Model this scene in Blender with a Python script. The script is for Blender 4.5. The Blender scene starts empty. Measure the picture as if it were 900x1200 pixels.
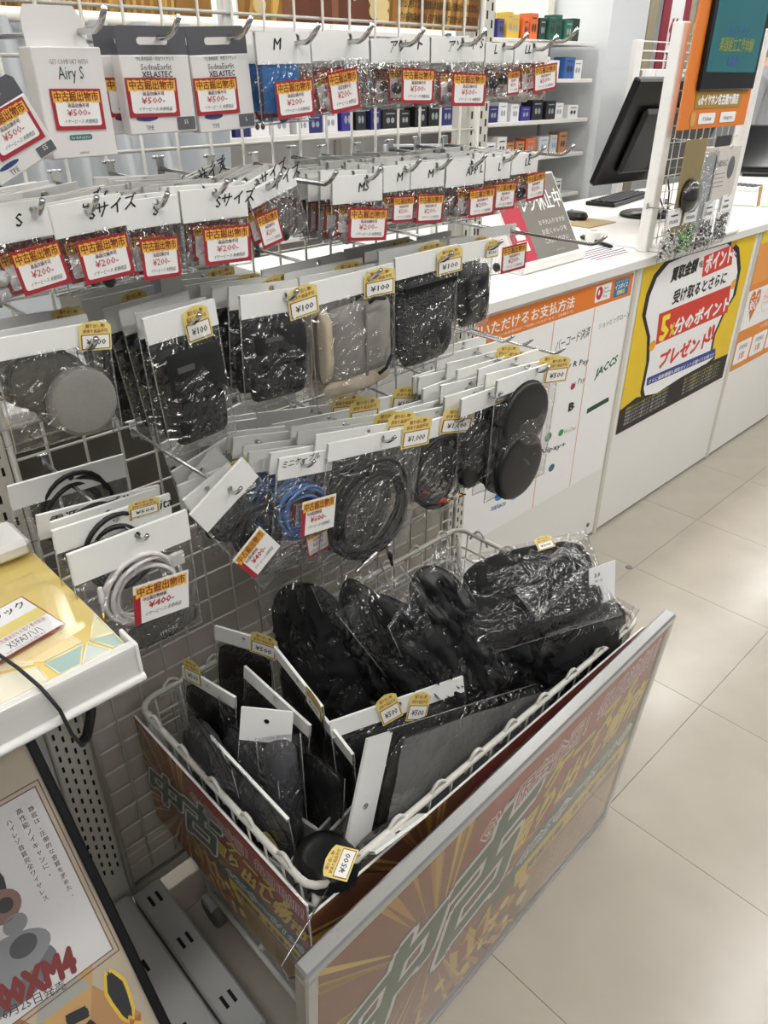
import bpy, math, random
from mathutils import Matrix, Vector, noise

random.seed(7)
R = math.radians
SC = bpy.context.scene
COL = SC.collection

# ------------------------------------------------------------------ camera
FPX, HC = 870.0, 1.45
TH, AZ = math.atan(510 / 870.0), R(46.06)
CT, ST, CA, SA = math.cos(TH), math.sin(TH), math.cos(AZ), math.sin(AZ)
cam_d = bpy.data.cameras.new('camera')
cam_d.sensor_fit = 'VERTICAL'
cam_d.sensor_height = 24.0
cam_d.lens = 24.0 * FPX / 1200.0
cam_d.clip_start = 0.02
cam = bpy.data.objects.new('camera', cam_d)
COL.objects.link(cam)
_f = Vector((CA * CT, SA * CT, -ST)); _r = Vector((SA, -CA, 0)); _u = _r.cross(_f)
_m = Matrix((_r, _u, -_f)).transposed().to_4x4(); _m.translation = (0, 0, HC)
cam.matrix_world = _m
SC.camera = cam

# ------------------------------------------------------------------ world and view
w = bpy.data.worlds.new('world'); SC.world = w; w.use_nodes = True
bg = w.node_tree.nodes['Background']
bg.inputs[0].default_value = (0.93, 0.97, 1.0, 1); bg.inputs[1].default_value = 0.34
SC.view_settings.view_transform = 'Standard'
SC.view_settings.look = 'None'
SC.view_settings.exposure = -0.1
SC.view_settings.gamma = 1.0
SC.view_settings.use_curve_mapping = False
SC.cycles.max_bounces = 8
SC.cycles.transparent_max_bounces = 40
SC.cycles.caustics_reflective = False
SC.cycles.caustics_refractive = False
SC.cycles.sample_clamp_indirect = 6.0
LAMP_POWER = 20.0

# ------------------------------------------------------------------ pixel helpers (900 x 1200 frame)
def ray(x, y):
    u = (x - 450) / FPX; v = (600 - y) / FPX
    h = CT + v * ST
    return Vector((h * CA + u * SA, h * SA - u * CA, v * CT - ST))
EYE = Vector((0, 0, HC))
def onP(p, P0, n):
    d = ray(*p)
    return EYE + d * ((Vector(P0) - EYE).dot(n) / d.dot(n))
def onY(p, Y): return onP(p, (0, Y, 0), Vector((0, 1, 0)))
def onZ(p, Z): return onP(p, (0, 0, Z), Vector((0, 0, 1)))
def onX(p, X): return onP(p, (X, 0, 0), Vector((1, 0, 0)))

# ------------------------------------------------------------------ materials
def lin(hx):
    hx = hx.lstrip('#')
    o = []
    for i in (0, 2, 4):
        c = int(hx[i:i + 2], 16) / 255
        o.append(c / 12.92 if c < .04045 else ((c + .055) / 1.055) ** 2.4)
    return (*o, 1)
MATS = {}
def pm(name, hx, rough=.5, metal=0, var=.06, scale=40, bump=0, bscale=200, spec=.5, coat=0, alpha=1):
    if name in MATS: return MATS[name]
    m = bpy.data.materials.new(name); m.use_nodes = True
    nt = m.node_tree; b = nt.nodes['Principled BSDF']
    c = lin(hx)
    tc = nt.nodes.new('ShaderNodeTexCoord')
    if var:
        n = nt.nodes.new('ShaderNodeTexNoise'); n.inputs['Scale'].default_value = scale; n.inputs['Detail'].default_value = 3
        nt.links.new(tc.outputs['Object'], n.inputs['Vector'])
        r = nt.nodes.new('ShaderNodeMix'); r.data_type = 'RGBA'
        r.inputs[6].default_value = (*[max(0, k * (1 - var)) for k in c[:3]], 1)
        r.inputs[7].default_value = (*[min(1, k * (1 + var) + var * .01) for k in c[:3]], 1)
        nt.links.new(n.outputs['Fac'], r.inputs[0]); nt.links.new(r.outputs[2], b.inputs['Base Color'])
    else:
        b.inputs['Base Color'].default_value = c
    if bump:
        n2 = nt.nodes.new('ShaderNodeTexNoise'); n2.inputs['Scale'].default_value = bscale
        nt.links.new(tc.outputs['Object'], n2.inputs['Vector'])
        bp = nt.nodes.new('ShaderNodeBump'); bp.inputs['Strength'].default_value = bump; bp.inputs['Distance'].default_value = .002
        nt.links.new(n2.outputs['Fac'], bp.inputs['Height']); nt.links.new(bp.outputs[0], b.inputs['Normal'])
    b.inputs['Roughness'].default_value = rough; b.inputs['Metallic'].default_value = metal
    b.inputs['Specular IOR Level'].default_value = spec; b.inputs['Coat Weight'].default_value = coat
    b.inputs['Alpha'].default_value = alpha
    MATS[name] = m
    return m
def ink(hx, rough=.55): return pm('print_' + hx.strip('#'), hx, rough, var=0)
def film_mat(name, rough, bump, bscale, base, haze, tint):
    m = bpy.data.materials.new(name); m.use_nodes = True
    nt = m.node_tree; nt.nodes.clear()
    out = nt.nodes.new('ShaderNodeOutputMaterial')
    tr = nt.nodes.new('ShaderNodeBsdfTransparent'); tr.inputs[0].default_value = tint
    gl = nt.nodes.new('ShaderNodeBsdfGlossy'); gl.inputs['Roughness'].default_value = rough
    df = nt.nodes.new('ShaderNodeBsdfDiffuse'); df.inputs[0].default_value = (.85, .85, .85, 1)
    fr = nt.nodes.new('ShaderNodeLayerWeight'); fr.inputs[0].default_value = .5
    pw = nt.nodes.new('ShaderNodeMath'); pw.operation = 'POWER'; pw.inputs[1].default_value = 4.0
    nt.links.new(fr.outputs['Facing'], pw.inputs[0])
    ad = nt.nodes.new('ShaderNodeMath'); ad.operation = 'ADD'; ad.inputs[1].default_value = base
    mx = nt.nodes.new('ShaderNodeMixShader'); mh = nt.nodes.new('ShaderNodeMixShader'); mh.inputs[0].default_value = haze
    if bump:
        tc = nt.nodes.new('ShaderNodeTexCoord')
        n = nt.nodes.new('ShaderNodeTexNoise'); n.inputs['Scale'].default_value = bscale; n.inputs['Detail'].default_value = 2; n.inputs['Distortion'].default_value = 2.0
        sb = nt.nodes.new('ShaderNodeMath'); sb.operation = 'SUBTRACT'; sb.inputs[1].default_value = .5
        ab = nt.nodes.new('ShaderNodeMath'); ab.operation = 'ABSOLUTE'
        bp = nt.nodes.new('ShaderNodeBump'); bp.inputs['Strength'].default_value = bump; bp.inputs['Distance'].default_value = .03
        nt.links.new(tc.outputs['Object'], n.inputs['Vector']); nt.links.new(n.outputs['Fac'], sb.inputs[0]); nt.links.new(sb.outputs[0], ab.inputs[0]); nt.links.new(ab.outputs[0], bp.inputs['Height'])
        nt.links.new(bp.outputs[0], gl.inputs['Normal'])
    nt.links.new(pw.outputs[0], ad.inputs[0]); nt.links.new(ad.outputs[0], mx.inputs[0])
    nt.links.new(tr.outputs[0], mh.inputs[1]); nt.links.new(df.outputs[0], mh.inputs[2])
    nt.links.new(mh.outputs[0], mx.inputs[1]); nt.links.new(gl.outputs[0], mx.inputs[2]); nt.links.new(mx.outputs[0], out.inputs[0])
    MATS[name] = m
    return m
FILM = film_mat('clear_film', .06, 1.0, 14, .085, .004, (.97, .97, .97, 1))
ACRYL = film_mat('clear_acrylic', .12, 0, 1, .05, .0, (.97, .97, .97, 1))
SMOKY = film_mat('smoky_film', .12, .5, 12, .07, .16, (.72, .70, .68, 1))
SEAL = film_mat('film_seal', .2, 0, 1, .12, .22, (.9, .9, .9, 1))
HAZED = film_mat('frosted_plastic', .25, .1, 60, .03, .3, (.85, .86, .86, 1))
PAPER = pm('header_card_white', '#e9e9e6', .6, var=.03)
SHEET = pm('white_paper', '#efefef', .6, var=.02)
CHROME = pm('chrome_wire', '#c9c9c9', .22, 1, var=.05)
WIREW = pm('cream_wire', '#cdcbc3', .4, var=.04)
STEEL = pm('cream_steel', '#cfccc2', .42, var=.04, scale=12)
STEELG = pm('grey_steel', '#b4b5b5', .4, var=.05, scale=9)
SLOT = pm('slot_black', '#0b0b0b', .8, var=0)
BLACKP = pm('black_plastic', '#0e0e10', .32, var=.1, spec=.35)
BLACKF = pm('black_fabric', '#0f0f11', .85, var=.3, scale=120, bump=.5, bscale=900)
BLACKL = pm('black_leatherette', '#121214', .38, var=.2, scale=60, bump=.3, bscale=500)
GREYF = pm('grey_fabric', '#8b8782', .9, var=.12, scale=150, bump=.4, bscale=1200)
BEIGEF = pm('beige_cloth', '#b3a691', .9, var=.1, scale=120, bump=.4, bscale=1200)
WHITEP = pm('white_plastic', '#ebeae6', .4, var=.02)
LAMINATE = pm('white_laminate', '#e6e5e1', .35, var=.02, scale=4)
ALU = pm('brushed_aluminium', '#c9cacb', .28, 1, var=.06, scale=200)
BEIGE = pm('beige_panel', '#b5aea3', .7, var=.05, scale=10)

# ------------------------------------------------------------------ mesh builder
_txt = {}
def glyphs(s):
    k = s
    if k not in _txt:
        c = bpy.data.curves.new('t', 'FONT'); c.body = s; c.resolution_u = 1
        o = bpy.data.objects.new('t', c); COL.objects.link(o)
        dg = bpy.context.evaluated_depsgraph_get()
        me = bpy.data.meshes.new_from_object(o.evaluated_get(dg))
        v = [(a.co.x, a.co.y) for a in me.vertices]; f = [tuple(p.vertices) for p in me.polygons]
        bpy.data.objects.remove(o); bpy.data.curves.remove(c); bpy.data.meshes.remove(me)
        xs = [a[0] for a in v] or [0, 1]; ys = [a[1] for a in v] or [0, 1]
        _txt[k] = (v, f, min(xs), max(xs), min(ys), max(ys))
    return _txt[k]
def strokes(b):
    if b < .014: return [(0, 0)]
    if b < .03: return [(-b, 0), (b, 0), (0, b)]
    n = 6 if b < .06 else 10
    return [(b * math.cos(6.2832 * k / n), b * math.sin(6.2832 * k / n)) for k in range(n)] + [(0, 0)]
class MB:
    def __init__(s): s.v = []; s.f = []; s.m = []; s.mats = []; s.sm = []
    def mi(s, mat):
        if mat not in s.mats: s.mats.append(mat)
        return s.mats.index(mat)
    def add(s, vs, fs, mat, M=None, smooth=False):
        o = len(s.v); i = s.mi(mat)
        s.v += [tuple(M @ Vector(p)) if M else tuple(p) for p in vs]
        s.f += [tuple(o + a for a in f) for f in fs]; s.m += [i] * len(fs); s.sm += [smooth] * len(fs)
        return s
    def box(s, x0, x1, y0, y1, z0, z1, mat, M=None, bev=0):
        if bev:
            b = bev
            vs = []
            for z, k in ((z0, b), (z0 + b, 0), (z1 - b, 0), (z1, b)):
                vs += [(x0 + k, y0 + b, z), (x0 + b, y0 + k, z), (x1 - b, y0 + k, z), (x1 - k, y0 + b, z), (x1 - k, y1 - b, z), (x1 - b, y1 - k, z), (x0 + b, y1 - k, z), (x0 + k, y1 - b, z)]
            fs = [tuple(range(7, -1, -1)), tuple(range(24, 32))]
            for L in range(3):
                for i in range(8):
                    j = (i + 1) % 8; fs.append((L * 8 + i, L * 8 + j, L * 8 + 8 + j, L * 8 + 8 + i))
            return s.add(vs, fs, mat, M)
        vs = [(x, y, z) for z in (z0, z1) for y in (y0, y1) for x in (x0, x1)]
        return s.add(vs, [(0, 2, 3, 1), (4, 5, 7, 6), (0, 1, 5, 4), (2, 6, 7, 3), (0, 4, 6, 2), (1, 3, 7, 5)], mat, M)
    def rect(s, x0, y0, x1, y1, z, mat, M=None):
        return s.add([(x0, y0, z), (x1, y0, z), (x1, y1, z), (x0, y1, z)], [(0, 1, 2, 3)], mat, M)
    def poly(s, pts, z, mat, M=None):
        return s.add([(p[0], p[1], z) for p in pts], [tuple(range(len(pts)))], mat, M)
    def rrect(s, x0, y0, x1, y1, r, z, mat, M=None, n=4):
        pts = []
        for cx, cy, a0 in ((x1 - r, y1 - r, 0), (x0 + r, y1 - r, 90), (x0 + r, y0 + r, 180), (x1 - r, y0 + r, 270)):
            for k in range(n + 1):
                a = R(a0 + 90 * k / n); pts.append((cx + r * math.cos(a), cy + r * math.sin(a)))
        return s.poly(pts, z, mat, M)
    def ell(s, cx, cy, rx, ry, z, mat, n=20, M=None, a0=0):
        return s.poly([(cx + rx * math.cos(6.2832 * k / n + a0), cy + ry * math.sin(6.2832 * k / n + a0)) for k in range(n)], z, mat, M)
    def prism(s, pts, z0, z1, mat, M=None):
        n = len(pts)
        vs = [(p[0], p[1], z0) for p in pts] + [(p[0], p[1], z1) for p in pts]
        fs = [tuple(range(n - 1, -1, -1)), tuple(range(n, 2 * n))] + [(i, (i + 1) % n, n + (i + 1) % n, n + i) for i in range(n)]
        return s.add(vs, fs, mat, M)
    def tube(s, path, r, mat, n=8, closed=False, M=None):
        P = [Vector(p) for p in path]; N = len(P); vs = []; up = None
        for i, p in enumerate(P):
            a = P[(i - 1) % N] if closed or i else P[i]; b = P[(i + 1) % N] if closed or i < N - 1 else P[i]
            t = (b - a)
            if t.length < 1e-9: t = Vector((0, 0, 1))
            t.normalize()
            if up is None:
                up = Vector((0, 0, 1)) if abs(t.z) < .9 else Vector((1, 0, 0))
            up = (up - t * up.dot(t))
            if up.length < 1e-6: up = t.orthogonal()
            up.normalize(); sd = t.cross(up)
            rr = r[i] if isinstance(r, (list, tuple)) else r
            vs += [p + (up * math.cos(6.2832 * k / n) + sd * math.sin(6.2832 * k / n)) * rr for k in range(n)]
        fs = []
        for i in range(N if closed else N - 1):
            j = (i + 1) % N
            fs += [(i * n + k, j * n + k, j * n + (k + 1) % n, i * n + (k + 1) % n) for k in range(n)]
        if not closed: fs += [tuple(range(n)), tuple(range(N * n - 1, (N - 1) * n - 1, -1))]
        return s.add(vs, fs, mat, M, True)
    def lathe(s, prof, mat, n=20, M=None, smooth=True):
        vs = []; N = len(prof)
        for r, z in prof:
            vs += [(r * math.cos(6.2832 * k / n), r * math.sin(6.2832 * k / n), z) for k in range(n)]
        fs = [(i * n + k, i * n + (k + 1) % n, (i + 1) * n + (k + 1) % n, (i + 1) * n + k) for i in range(N - 1) for k in range(n)]
        fs += [tuple(range(n - 1, -1, -1)), tuple(range((N - 1) * n, N * n))]
        return s.add(vs, fs, mat, M, smooth)
    def grid(s, fn, nx, ny, mat, M=None, smooth=True, flip=False):
        vs = [fn(i / nx, j / ny) for j in range(ny + 1) for i in range(nx + 1)]
        W = nx + 1
        fs = [(j * W + i, j * W + i + 1, (j + 1) * W + i + 1, (j + 1) * W + i) for j in range(ny) for i in range(nx)]
        if flip: fs = [f[::-1] for f in fs]
        return s.add(vs, fs, mat, M, smooth)
    def text(s, t, x, y, h, mat, z=.0005, w=None, al='l', bold=.012, M=None, rot=0, shear=0):
        v, f, x0, x1, y0, y1 = glyphs(t)
        k = h / .75; kx = k if w is None else w / (x1 - x0)
        off = {'l': 0, 'c': -.5, 'r': -1}[al] * (x1 - x0) * kx
        c, sn = math.cos(rot), math.sin(rot)
        for z, (da, db) in [(z + 1.4e-5 * i, q) for i, q in enumerate(strokes(bold))]:
            vs = []
            for a, b in v:
                X = (a + da - x0) * kx + off; Y = (b + db) * k; X += shear * Y
                vs.append((x + X * c - Y * sn, y + X * sn + Y * c, z))
            s.add(vs, f, mat, M)
        return s
    def textq(s, t, bl, br, tl, mat, z=.0005, bold=.012):
        v, f, x0, x1, y0, y1 = glyphs(t)
        for z, (da, db) in [(z + 1.4e-5 * i, q) for i, q in enumerate(strokes(bold))]:
            vs = []
            for a, b in v:
                u = (a + da - x0) / (x1 - x0); q = (b + db - y0) / (y1 - y0)
                vs.append((bl[0] + (br[0] - bl[0]) * u + (tl[0] - bl[0]) * q, bl[1] + (br[1] - bl[1]) * u + (tl[1] - bl[1]) * q, z))
            s.add(vs, f, mat)
        return s
    def mesh(s, name='mesh'):
        me = bpy.data.meshes.new(name); me.from_pydata(s.v, [], s.f)
        for m in s.mats: me.materials.append(m)
        me.polygons.foreach_set('material_index', s.m); me.polygons.foreach_set('use_smooth', s.sm)
        me.update(); return me
    def build(s, name, parent=None, M=None):
        o = bpy.data.objects.new(name, s.mesh(name)); COL.objects.link(o)
        if parent: o.parent = parent
        if M: o.matrix_world = M
        return o
def tag(o, label, cat=None, group=None, kind=None):
    if label: o['label'] = label
    if cat: o['category'] = cat
    if group: o['group'] = group
    if kind: o['kind'] = kind
    return o
def thing(name, label, cat, M=None, group=None, kind=None):
    o = bpy.data.objects.new(name, None); o.empty_display_size = .05; COL.objects.link(o)
    if M is not None: o.matrix_world = M
    return tag(o, label, cat, group, kind)
def structure(o): o['kind'] = 'structure'; return o
def link(name, me, parent, M=None):
    o = bpy.data.objects.new(name, me); COL.objects.link(o); o.parent = parent
    if M is not None: o.matrix_local = M
    return o
def copy_tree(o, parent=None):
    c = o.copy(); COL.objects.link(c); c.parent = parent
    for ch in list(o.children): copy_tree(ch, c)
    return c
def frame(O, ex, up):
    ex = Vector(ex).normalized(); up = Vector(up); up = (up - ex * up.dot(ex)).normalized(); n = ex.cross(up)
    M = Matrix((ex, up, n)).transposed().to_4x4(); M.translation = O
    return M
def T(*a): return Matrix.Translation(a)
class Plane:                                             # a flat face: local x right, y up, z out of the face
    def __init__(s, O, ex, up): s.M = frame(O, ex, up); s.I = s.M.inverted(); s.n = s.M.col[2].to_3d(); s.O = Vector(O)
    def L(s, p): q = s.I @ onP(p, s.O, s.n); return (q.x, q.y)

# ================================================================== STRUCTURE
FLOORM = pm('floor_tile', '#b0a99d', .2, var=.1, scale=7, bump=.03, bscale=60, spec=.5)
def floor_wear(m):
    nt = m.node_tree; b = nt.nodes['Principled BSDF']
    n = nt.nodes.new('ShaderNodeTexNoise'); n.inputs['Scale'].default_value = 3.0; n.inputs['Detail'].default_value = 6
    g = nt.nodes.new('ShaderNodeNewGeometry'); nt.links.new(g.outputs['Position'], n.inputs['Vector'])
    mr = nt.nodes.new('ShaderNodeMapRange'); mr.inputs[1].default_value = .3; mr.inputs[2].default_value = .7; mr.inputs[3].default_value = .19; mr.inputs[4].default_value = .27
    nt.links.new(n.outputs['Fac'], mr.inputs[0]); nt.links.new(mr.outputs[0], b.inputs['Roughness'])
floor_wear(FLOORM)
fl = structure(MB().rect(-3, -3, 11, 6, -.004, pm('floor_screed', '#4d463d', .8, var=.1)).build('floor'))
TS = .457; TX0 = 1.160; TY0 = .458
tb = MB(); tb.box(.0006, TS - .0006, .0006, TS - .0006, -.0035, 0, FLOORM)
tile_me = tb.mesh('tile')
for i in range(-5, 13):
    for j in range(-4, 3):
        o = link('tile', tile_me, fl); o.location = (TX0 + i * TS, TY0 + j * TS, 0)
CEIL = 2.75
structure(MB().box(-3, 11, -3, 6, CEIL, CEIL + .1, pm('ceiling_board', '#dcdcd8', .8, var=.03)).build('ceiling'))
WALLM = pm('wall_white', '#dfe2e4', .6, var=.02, scale=3)
structure(MB().box(-3, 11, 4.3, 4.4, 0, CEIL, WALLM).build('wall_back'))
structure(MB().box(4.93, 5.38, 3.05, 3.7, 0, CEIL, WALLM).build('wall_pillar'))

# ceiling lamps: battens that light the shop
EMIT = bpy.data.materials.new('lamp_diffuser'); EMIT.use_nodes = True
e = EMIT.node_tree.nodes['Principled BSDF']; e.inputs['Base Color'].default_value = (.9, .9, .9, 1)
e.inputs['Emission Color'].default_value = (1, .985, .955, 1); e.inputs['Emission Strength'].default_value = LAMP_POWER
lh = MB(); lh.box(-.62, .62, -.12, .12, -.04, 0, WHITEP, bev=.01); lh_me = lh.mesh('housing')
ld = MB(); ld.box(-.6, .6, -.1, .1, -.055, -.0405, EMIT); ld_me = ld.mesh('diffuser')
for ix in range(5):
    for iy in range(4):
        t = thing('ceiling_lamp', 'white LED batten lamp fixed to the shop ceiling', 'lamp', T(-.5 + ix * 1.75, -1.3 + iy * 1.45, CEIL), 'LED battens on the ceiling')
        link('housing', lh_me, t); link('diffuser', ld_me, t)

# ================================================================== GONDOLA
GY = .95                                                  # plane of the wire grid
PX0, PX1 = .222, 1.172                                   # its two posts
def post(X, label):
    t = thing('gondola_post', label, 'post', T(X, GY + .02, 0))
    b = MB(); b.box(-.03, .03, 0, .04, 0, 1.85, STEEL, bev=.003); b.build('upright', t)
    s = MB()
    z = .16
    while z < 1.8:
        for i_, x in enumerate((-.0195, -.0065, .0065, .0195)):
            o_ = .012 * (i_ % 2); s.box(x - .0018, x + .0018, -.0006, .001, z + o_, z + .012 + o_, SLOT)
        z += .025
    s.build('slots', t)['kind'] = 'stuff'
    return t
pl = post(PX0, 'perforated cream steel post beside the slanted gold shelf')
pr = post(PX1, 'perforated cream steel post beside the white counter')
# feet: beams lying on the floor in front of the left post
for X, h, lab in ((PX0 + .055, .085, 'grey slotted steel foot beam beside the wire wagon'), (PX0 - .03, .1, 'broad grey steel base foot under the leaning poster')):
    wd = .028 if X > PX0 else .05
    t = thing('floor_beam', lab, 'base beam', T(X, 0, 0))
    b = MB(); b.box(-wd, wd, .60, GY + .01, .02, h, STEELG, bev=.004); b.build('beam', t)
    s = MB(); s.box(-.003, .003, 0, .025, 0, .0006, SLOT); sme = s.mesh('slot')
    for y in (.66, .80, .91):
        for dx in (-.008, .008): link('slot', sme, t, T(dx, y, h))
    f = MB(); f.lathe([(.02, 0), (.022, .004), (.022, .014), (.012, .02)], BLACKP, 14, T(0, .63, 0)); f.build('levelling_foot', t)
# the net
t = thing('wire_grid_panel', 'cream wire grid panel between the two perforated posts', 'grid panel', T(0, GY, 0))
b = MB()
gx0, gx1 = PX0 + .03, PX1 - .03
x = .497 - .05 * 4
while x < gx1: b.tube([(x, 0, .14), (x, 0, 1.62)], .0021, WIREW, 6); x += .05
z = .17
while z < 1.62: b.tube([(gx0, .004, z), (gx1, .004, z)], .0021, WIREW, 6); z += .05
b.build('wires', t)
f = MB(); f.tube([(gx0, 0, .12), (gx1, 0, .12), (gx1, 0, 1.63), (gx0, 0, 1.63)], .005, WIREW, 8, True); f.build('rim_wire', t)
# the same net of the bay to the left
t = thing('wire_grid_panel', 'cream wire grid panel behind the slanted gold shelf', 'grid panel', T(-.92, GY, 0))
b = MB(); x = -.48 + .92
x = .03
while x < 1.08: b.tube([(x, 0, .14), (x, 0, 1.62)], .0021, WIREW, 6); x += .05
z = .17
while z < 1.62: b.tube([(.0, .004, z), (1.1, .004, z)], .0021, WIREW, 6); z += .05
b.build('wires', t)
t = thing('gondola_backing', 'beige back board under the wire grid', 'panel', T(0, GY + .03, 0))
b = MB(); b.box(PX0 + .03, PX1 - .03, 0, .012, .18, .80, BEIGE); b.build('board', t)
b = MB(); b.box(PX0 + .03, PX1 - .03, -.012, .012, .06, .18, BEIGE, bev=.003); b.build('kick_rail', t)
t = thing('gondola_backing', 'beige back board behind the leaning poster', 'panel', T(0, GY + .03, 0))
MB().box(-.9, PX0 - .03, 0, .012, .06, .80, BEIGE).build('board', t)
# second grey upright seen left of the perforated one
t = thing('steel_channel', 'plain grey steel channel left of the perforated post', 'post', T(PX0 - .055, GY - .012, 0))
b = MB(); b.box(-.014, .014, -.01, .01, .1, .9, STEELG, bev=.002); b.build('channel', t)

# ================================================================== POSTER ART (used on four boards)
RED, YEL, GRN = '#a83a33', '#e6c02e', '#2f5b43'
def market_art(parent, W, H, z0=.001):
    """landscape bargain-market poster: local x 0..W, y 0..H"""
    def X(a): return a * W
    def Y(a): return a * H
    d = .00025
    b = MB(); b.rect(0, 0, W, H, z0, pm('poster_brown', '#8a4f2a', .5, var=.25, scale=14)); b.build('print_ground', parent)
    r = MB(); cx, cy = X(.28), Y(.5)
    rnd = random.Random(3)
    for k in range(46):
        a = rnd.uniform(0, 6.283); w_ = rnd.uniform(.008, .03)
        def edge(a):
            dx, dy = math.cos(a), math.sin(a); ts = []
            if dx > 1e-6: ts.append((X(.62) - cx) / dx)
            if dx < -1e-6: ts.append((0 - cx) / dx)
            if dy > 1e-6: ts.append((H - cy) / dy)
            if dy < -1e-6: ts.append((0 - cy) / dy)
            q = min(ts); return (cx + dx * q, cy + dy * q)
        p1, p2 = edge(a - w_), edge(a + w_); s = rnd.uniform(.05, .5)
        r.poly([(cx + (p1[0] - cx) * s, cy + (p1[1] - cy) * s), p1, p2], z0 + d, ink(rnd.choice(['#d9a83c', '#c48a35', '#e3bf62'])))
    r.build('sun_rays', parent)
    p = MB()
    p.poly([(X(.36), Y(.86)), (X(.30), Y(.60)), (X(.62), Y(.53)), (W, Y(.60)), (W, H), (X(.40), H)], z0 + 2 * d, ink(RED))
    p.poly([(X(.40), Y(.30)), (X(.62), Y(.53)), (W, Y(.60)), (W, Y(.38))], z0 + 2 * d, ink(GRN))
    p.poly([(X(.56), Y(.27)), (X(.55), Y(.37)), (W, Y(.46)), (W, Y(.35))], z0 + 3 * d, ink(YEL))
    p.rect(X(.62), 0, W, Y(.28), z0 + 2 * d, pm('poster_gold', '#b58b3f', .5, var=.3, scale=20))
    p.build('colour_bands', parent)
    c = MB()                                            # treasure at the foot
    for k in range(34):
        x_ = X(.22 + .42 * rnd.random()); y_ = Y(.02 + .26 * rnd.random()); q = W * rnd.uniform(.010, .022)
        c.ell(x_, y_, q, q, z0 + 3 * d + k * 3e-6, ink(rnd.choice(['#e8c65a', '#d6a53a', '#f0d98a', '#b9803a'])), 14)
    c.poly([(X(.36), Y(.16)), (X(.34), Y(.33)), (X(.38), Y(.27)), (X(.40), Y(.36)), (X(.43), Y(.28)), (X(.47), Y(.36)), (X(.48), Y(.18))], z0 + 4 * d, ink('#d9b44a'))
    c.poly([(X(.38), Y(.17)), (X(.37), Y(.27)), (X(.40), Y(.30)), (X(.41), Y(.18))], z0 + 5 * d, ink('#a33a2c'))
    c.poly([(X(.43), Y(.18)), (X(.43), Y(.27)), (X(.46), Y(.30)), (X(.46), Y(.19))], z0 + 5 * d, ink('#a33a2c'))
    for k, hx in enumerate(('#2c4f9a', '#8e2038', '#e9e9ee', '#2f7d4c', '#e9e9ee')): c.ell(X(.50 + .028 * k), Y(.10 + .05 * (k % 2)), W * .011, W * .011, z0 + 5 * d, ink(hx), 12)
    c.build('treasure', parent)
    L = MB()
    # the big brush-written word
    for ch, x0, y0, x1, y1 in (('中', .02, .30, .27, .76), ('古', .27, .37, .53, .90)):
        for bold, hx, k in ((.11, '#3d3a33', 6), (.082, '#ece7ea', 7), (.036, GRN, 8)):
            L.textq(ch, (X(x0), Y(y0)), (X(x1 - .02), Y(y0 + .10)), (X(x0 + .055), Y(y1 - .10)), ink(hx), z0 + k * d, bold)
    for s_, a, b_, c_, c1, c2, b1, b2 in (('GW限定企画！毎日追加！', (.37, .80), (.985, .86), (.375, .90), '#f0dfdc', RED, .07, .015), ('ケース＆', (.57, .70), (.92, .735), (.60, .83), '#4c4a2c', '#e9c83c', .09, .045), ('掘り出し物市', (.47, .53), (.985, .64), (.50, .675), '#4c4a2c', '#e9c83c', .09, .045)):
        for c_l, bo, k in ((c1, b1, 6), (c2, b2, 7)):
            L.textq(s_, (X(a[0]), Y(a[1])), (X(b_[0]), Y(b_[1])), (X(c_[0]), Y(c_[1])), ink(c_l), z0 + k * d, bo)
    L.textq('4/25㊏〜5/10㊐', (X(.54), Y(.405)), (X(.985), Y(.49)), (X(.555), Y(.485)), ink('#e8e6e6'), z0 + 6 * d, .06)
    L.textq('4/25㊏〜5/10㊐', (X(.54), Y(.405)), (X(.985), Y(.49)), (X(.555), Y(.485)), ink('#6c6f74'), z0 + 7 * d, .0)
    L.textq('開催店舗：名古屋大須店', (X(.60), Y(.295)), (X(.97), Y(.375)), (X(.60), Y(.345)), ink('#3b3320'), z0 + 6 * d, .03)
    for k in range(6):
        L.text('※掘り出し物市でご購入頂きましたお品物の返品・交換は行っておりません', X(.64), Y(.24 - .04 * k), H * .018, ink('#3a2a1c'), z0 + 5 * d, w=X(.33))
    L.build('lettering', parent)

# ================================================================== WAGON (wire basket on castors)
BX0, BX1, BY0, BY1, BZ = .332, 1.140, .472, .935, .55
t = thing('wire_wagon', 'cream wire basket wagon filled with black cases', 'wagon', T((BX0 + BX1) / 2, (BY0 + BY1) / 2, 0))
hx_, hy_ = (BX1 - BX0) / 2, (BY1 - BY0) / 2
def ringpath(z, k=0, r=.03):
    pts = []
    for cx, cy, a0 in ((hx_ - r - k, hy_ - r - k, 0), (-hx_ + r + k, hy_ - r - k, 90), (-hx_ + r + k, -hy_ + r + k, 180), (hx_ - r - k, -hy_ + r + k, 270)):
        for q in range(5): a = R(a0 + 22.5 * q); pts.append((cx + r * math.cos(a), cy + r * math.sin(a), z))
    return pts
b = MB(); b.tube(ringpath(BZ), .0055, WIREW, 8, True); b.tube(ringpath(BZ - .045), .003, WIREW, 6, True); b.build('rim', t)
b = MB()                                                  # scalloped wire rising above the rim
def scallop(p0, p1, n):
    p0, p1 = Vector(p0), Vector(p1)
    for k in range(n):
        a = p0.lerp(p1, (k + .2) / n); c = p0.lerp(p1, (k + .8) / n)
        b = MB(); b.tube([a.lerp(c, u) + Vector((0, 0, .030 * math.sin(math.pi * u) - .014)) for u in [q / 8 for q in range(9)]], .003, WIREW, 6); b.build('rim_loop', t)
scallop((-hx_ + .02, -hy_, BZ), (hx_ - .02, -hy_, BZ), 9); scallop((-hx_, hy_ - .02, BZ), (-hx_, -hy_ + .02, BZ), 5)
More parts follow.
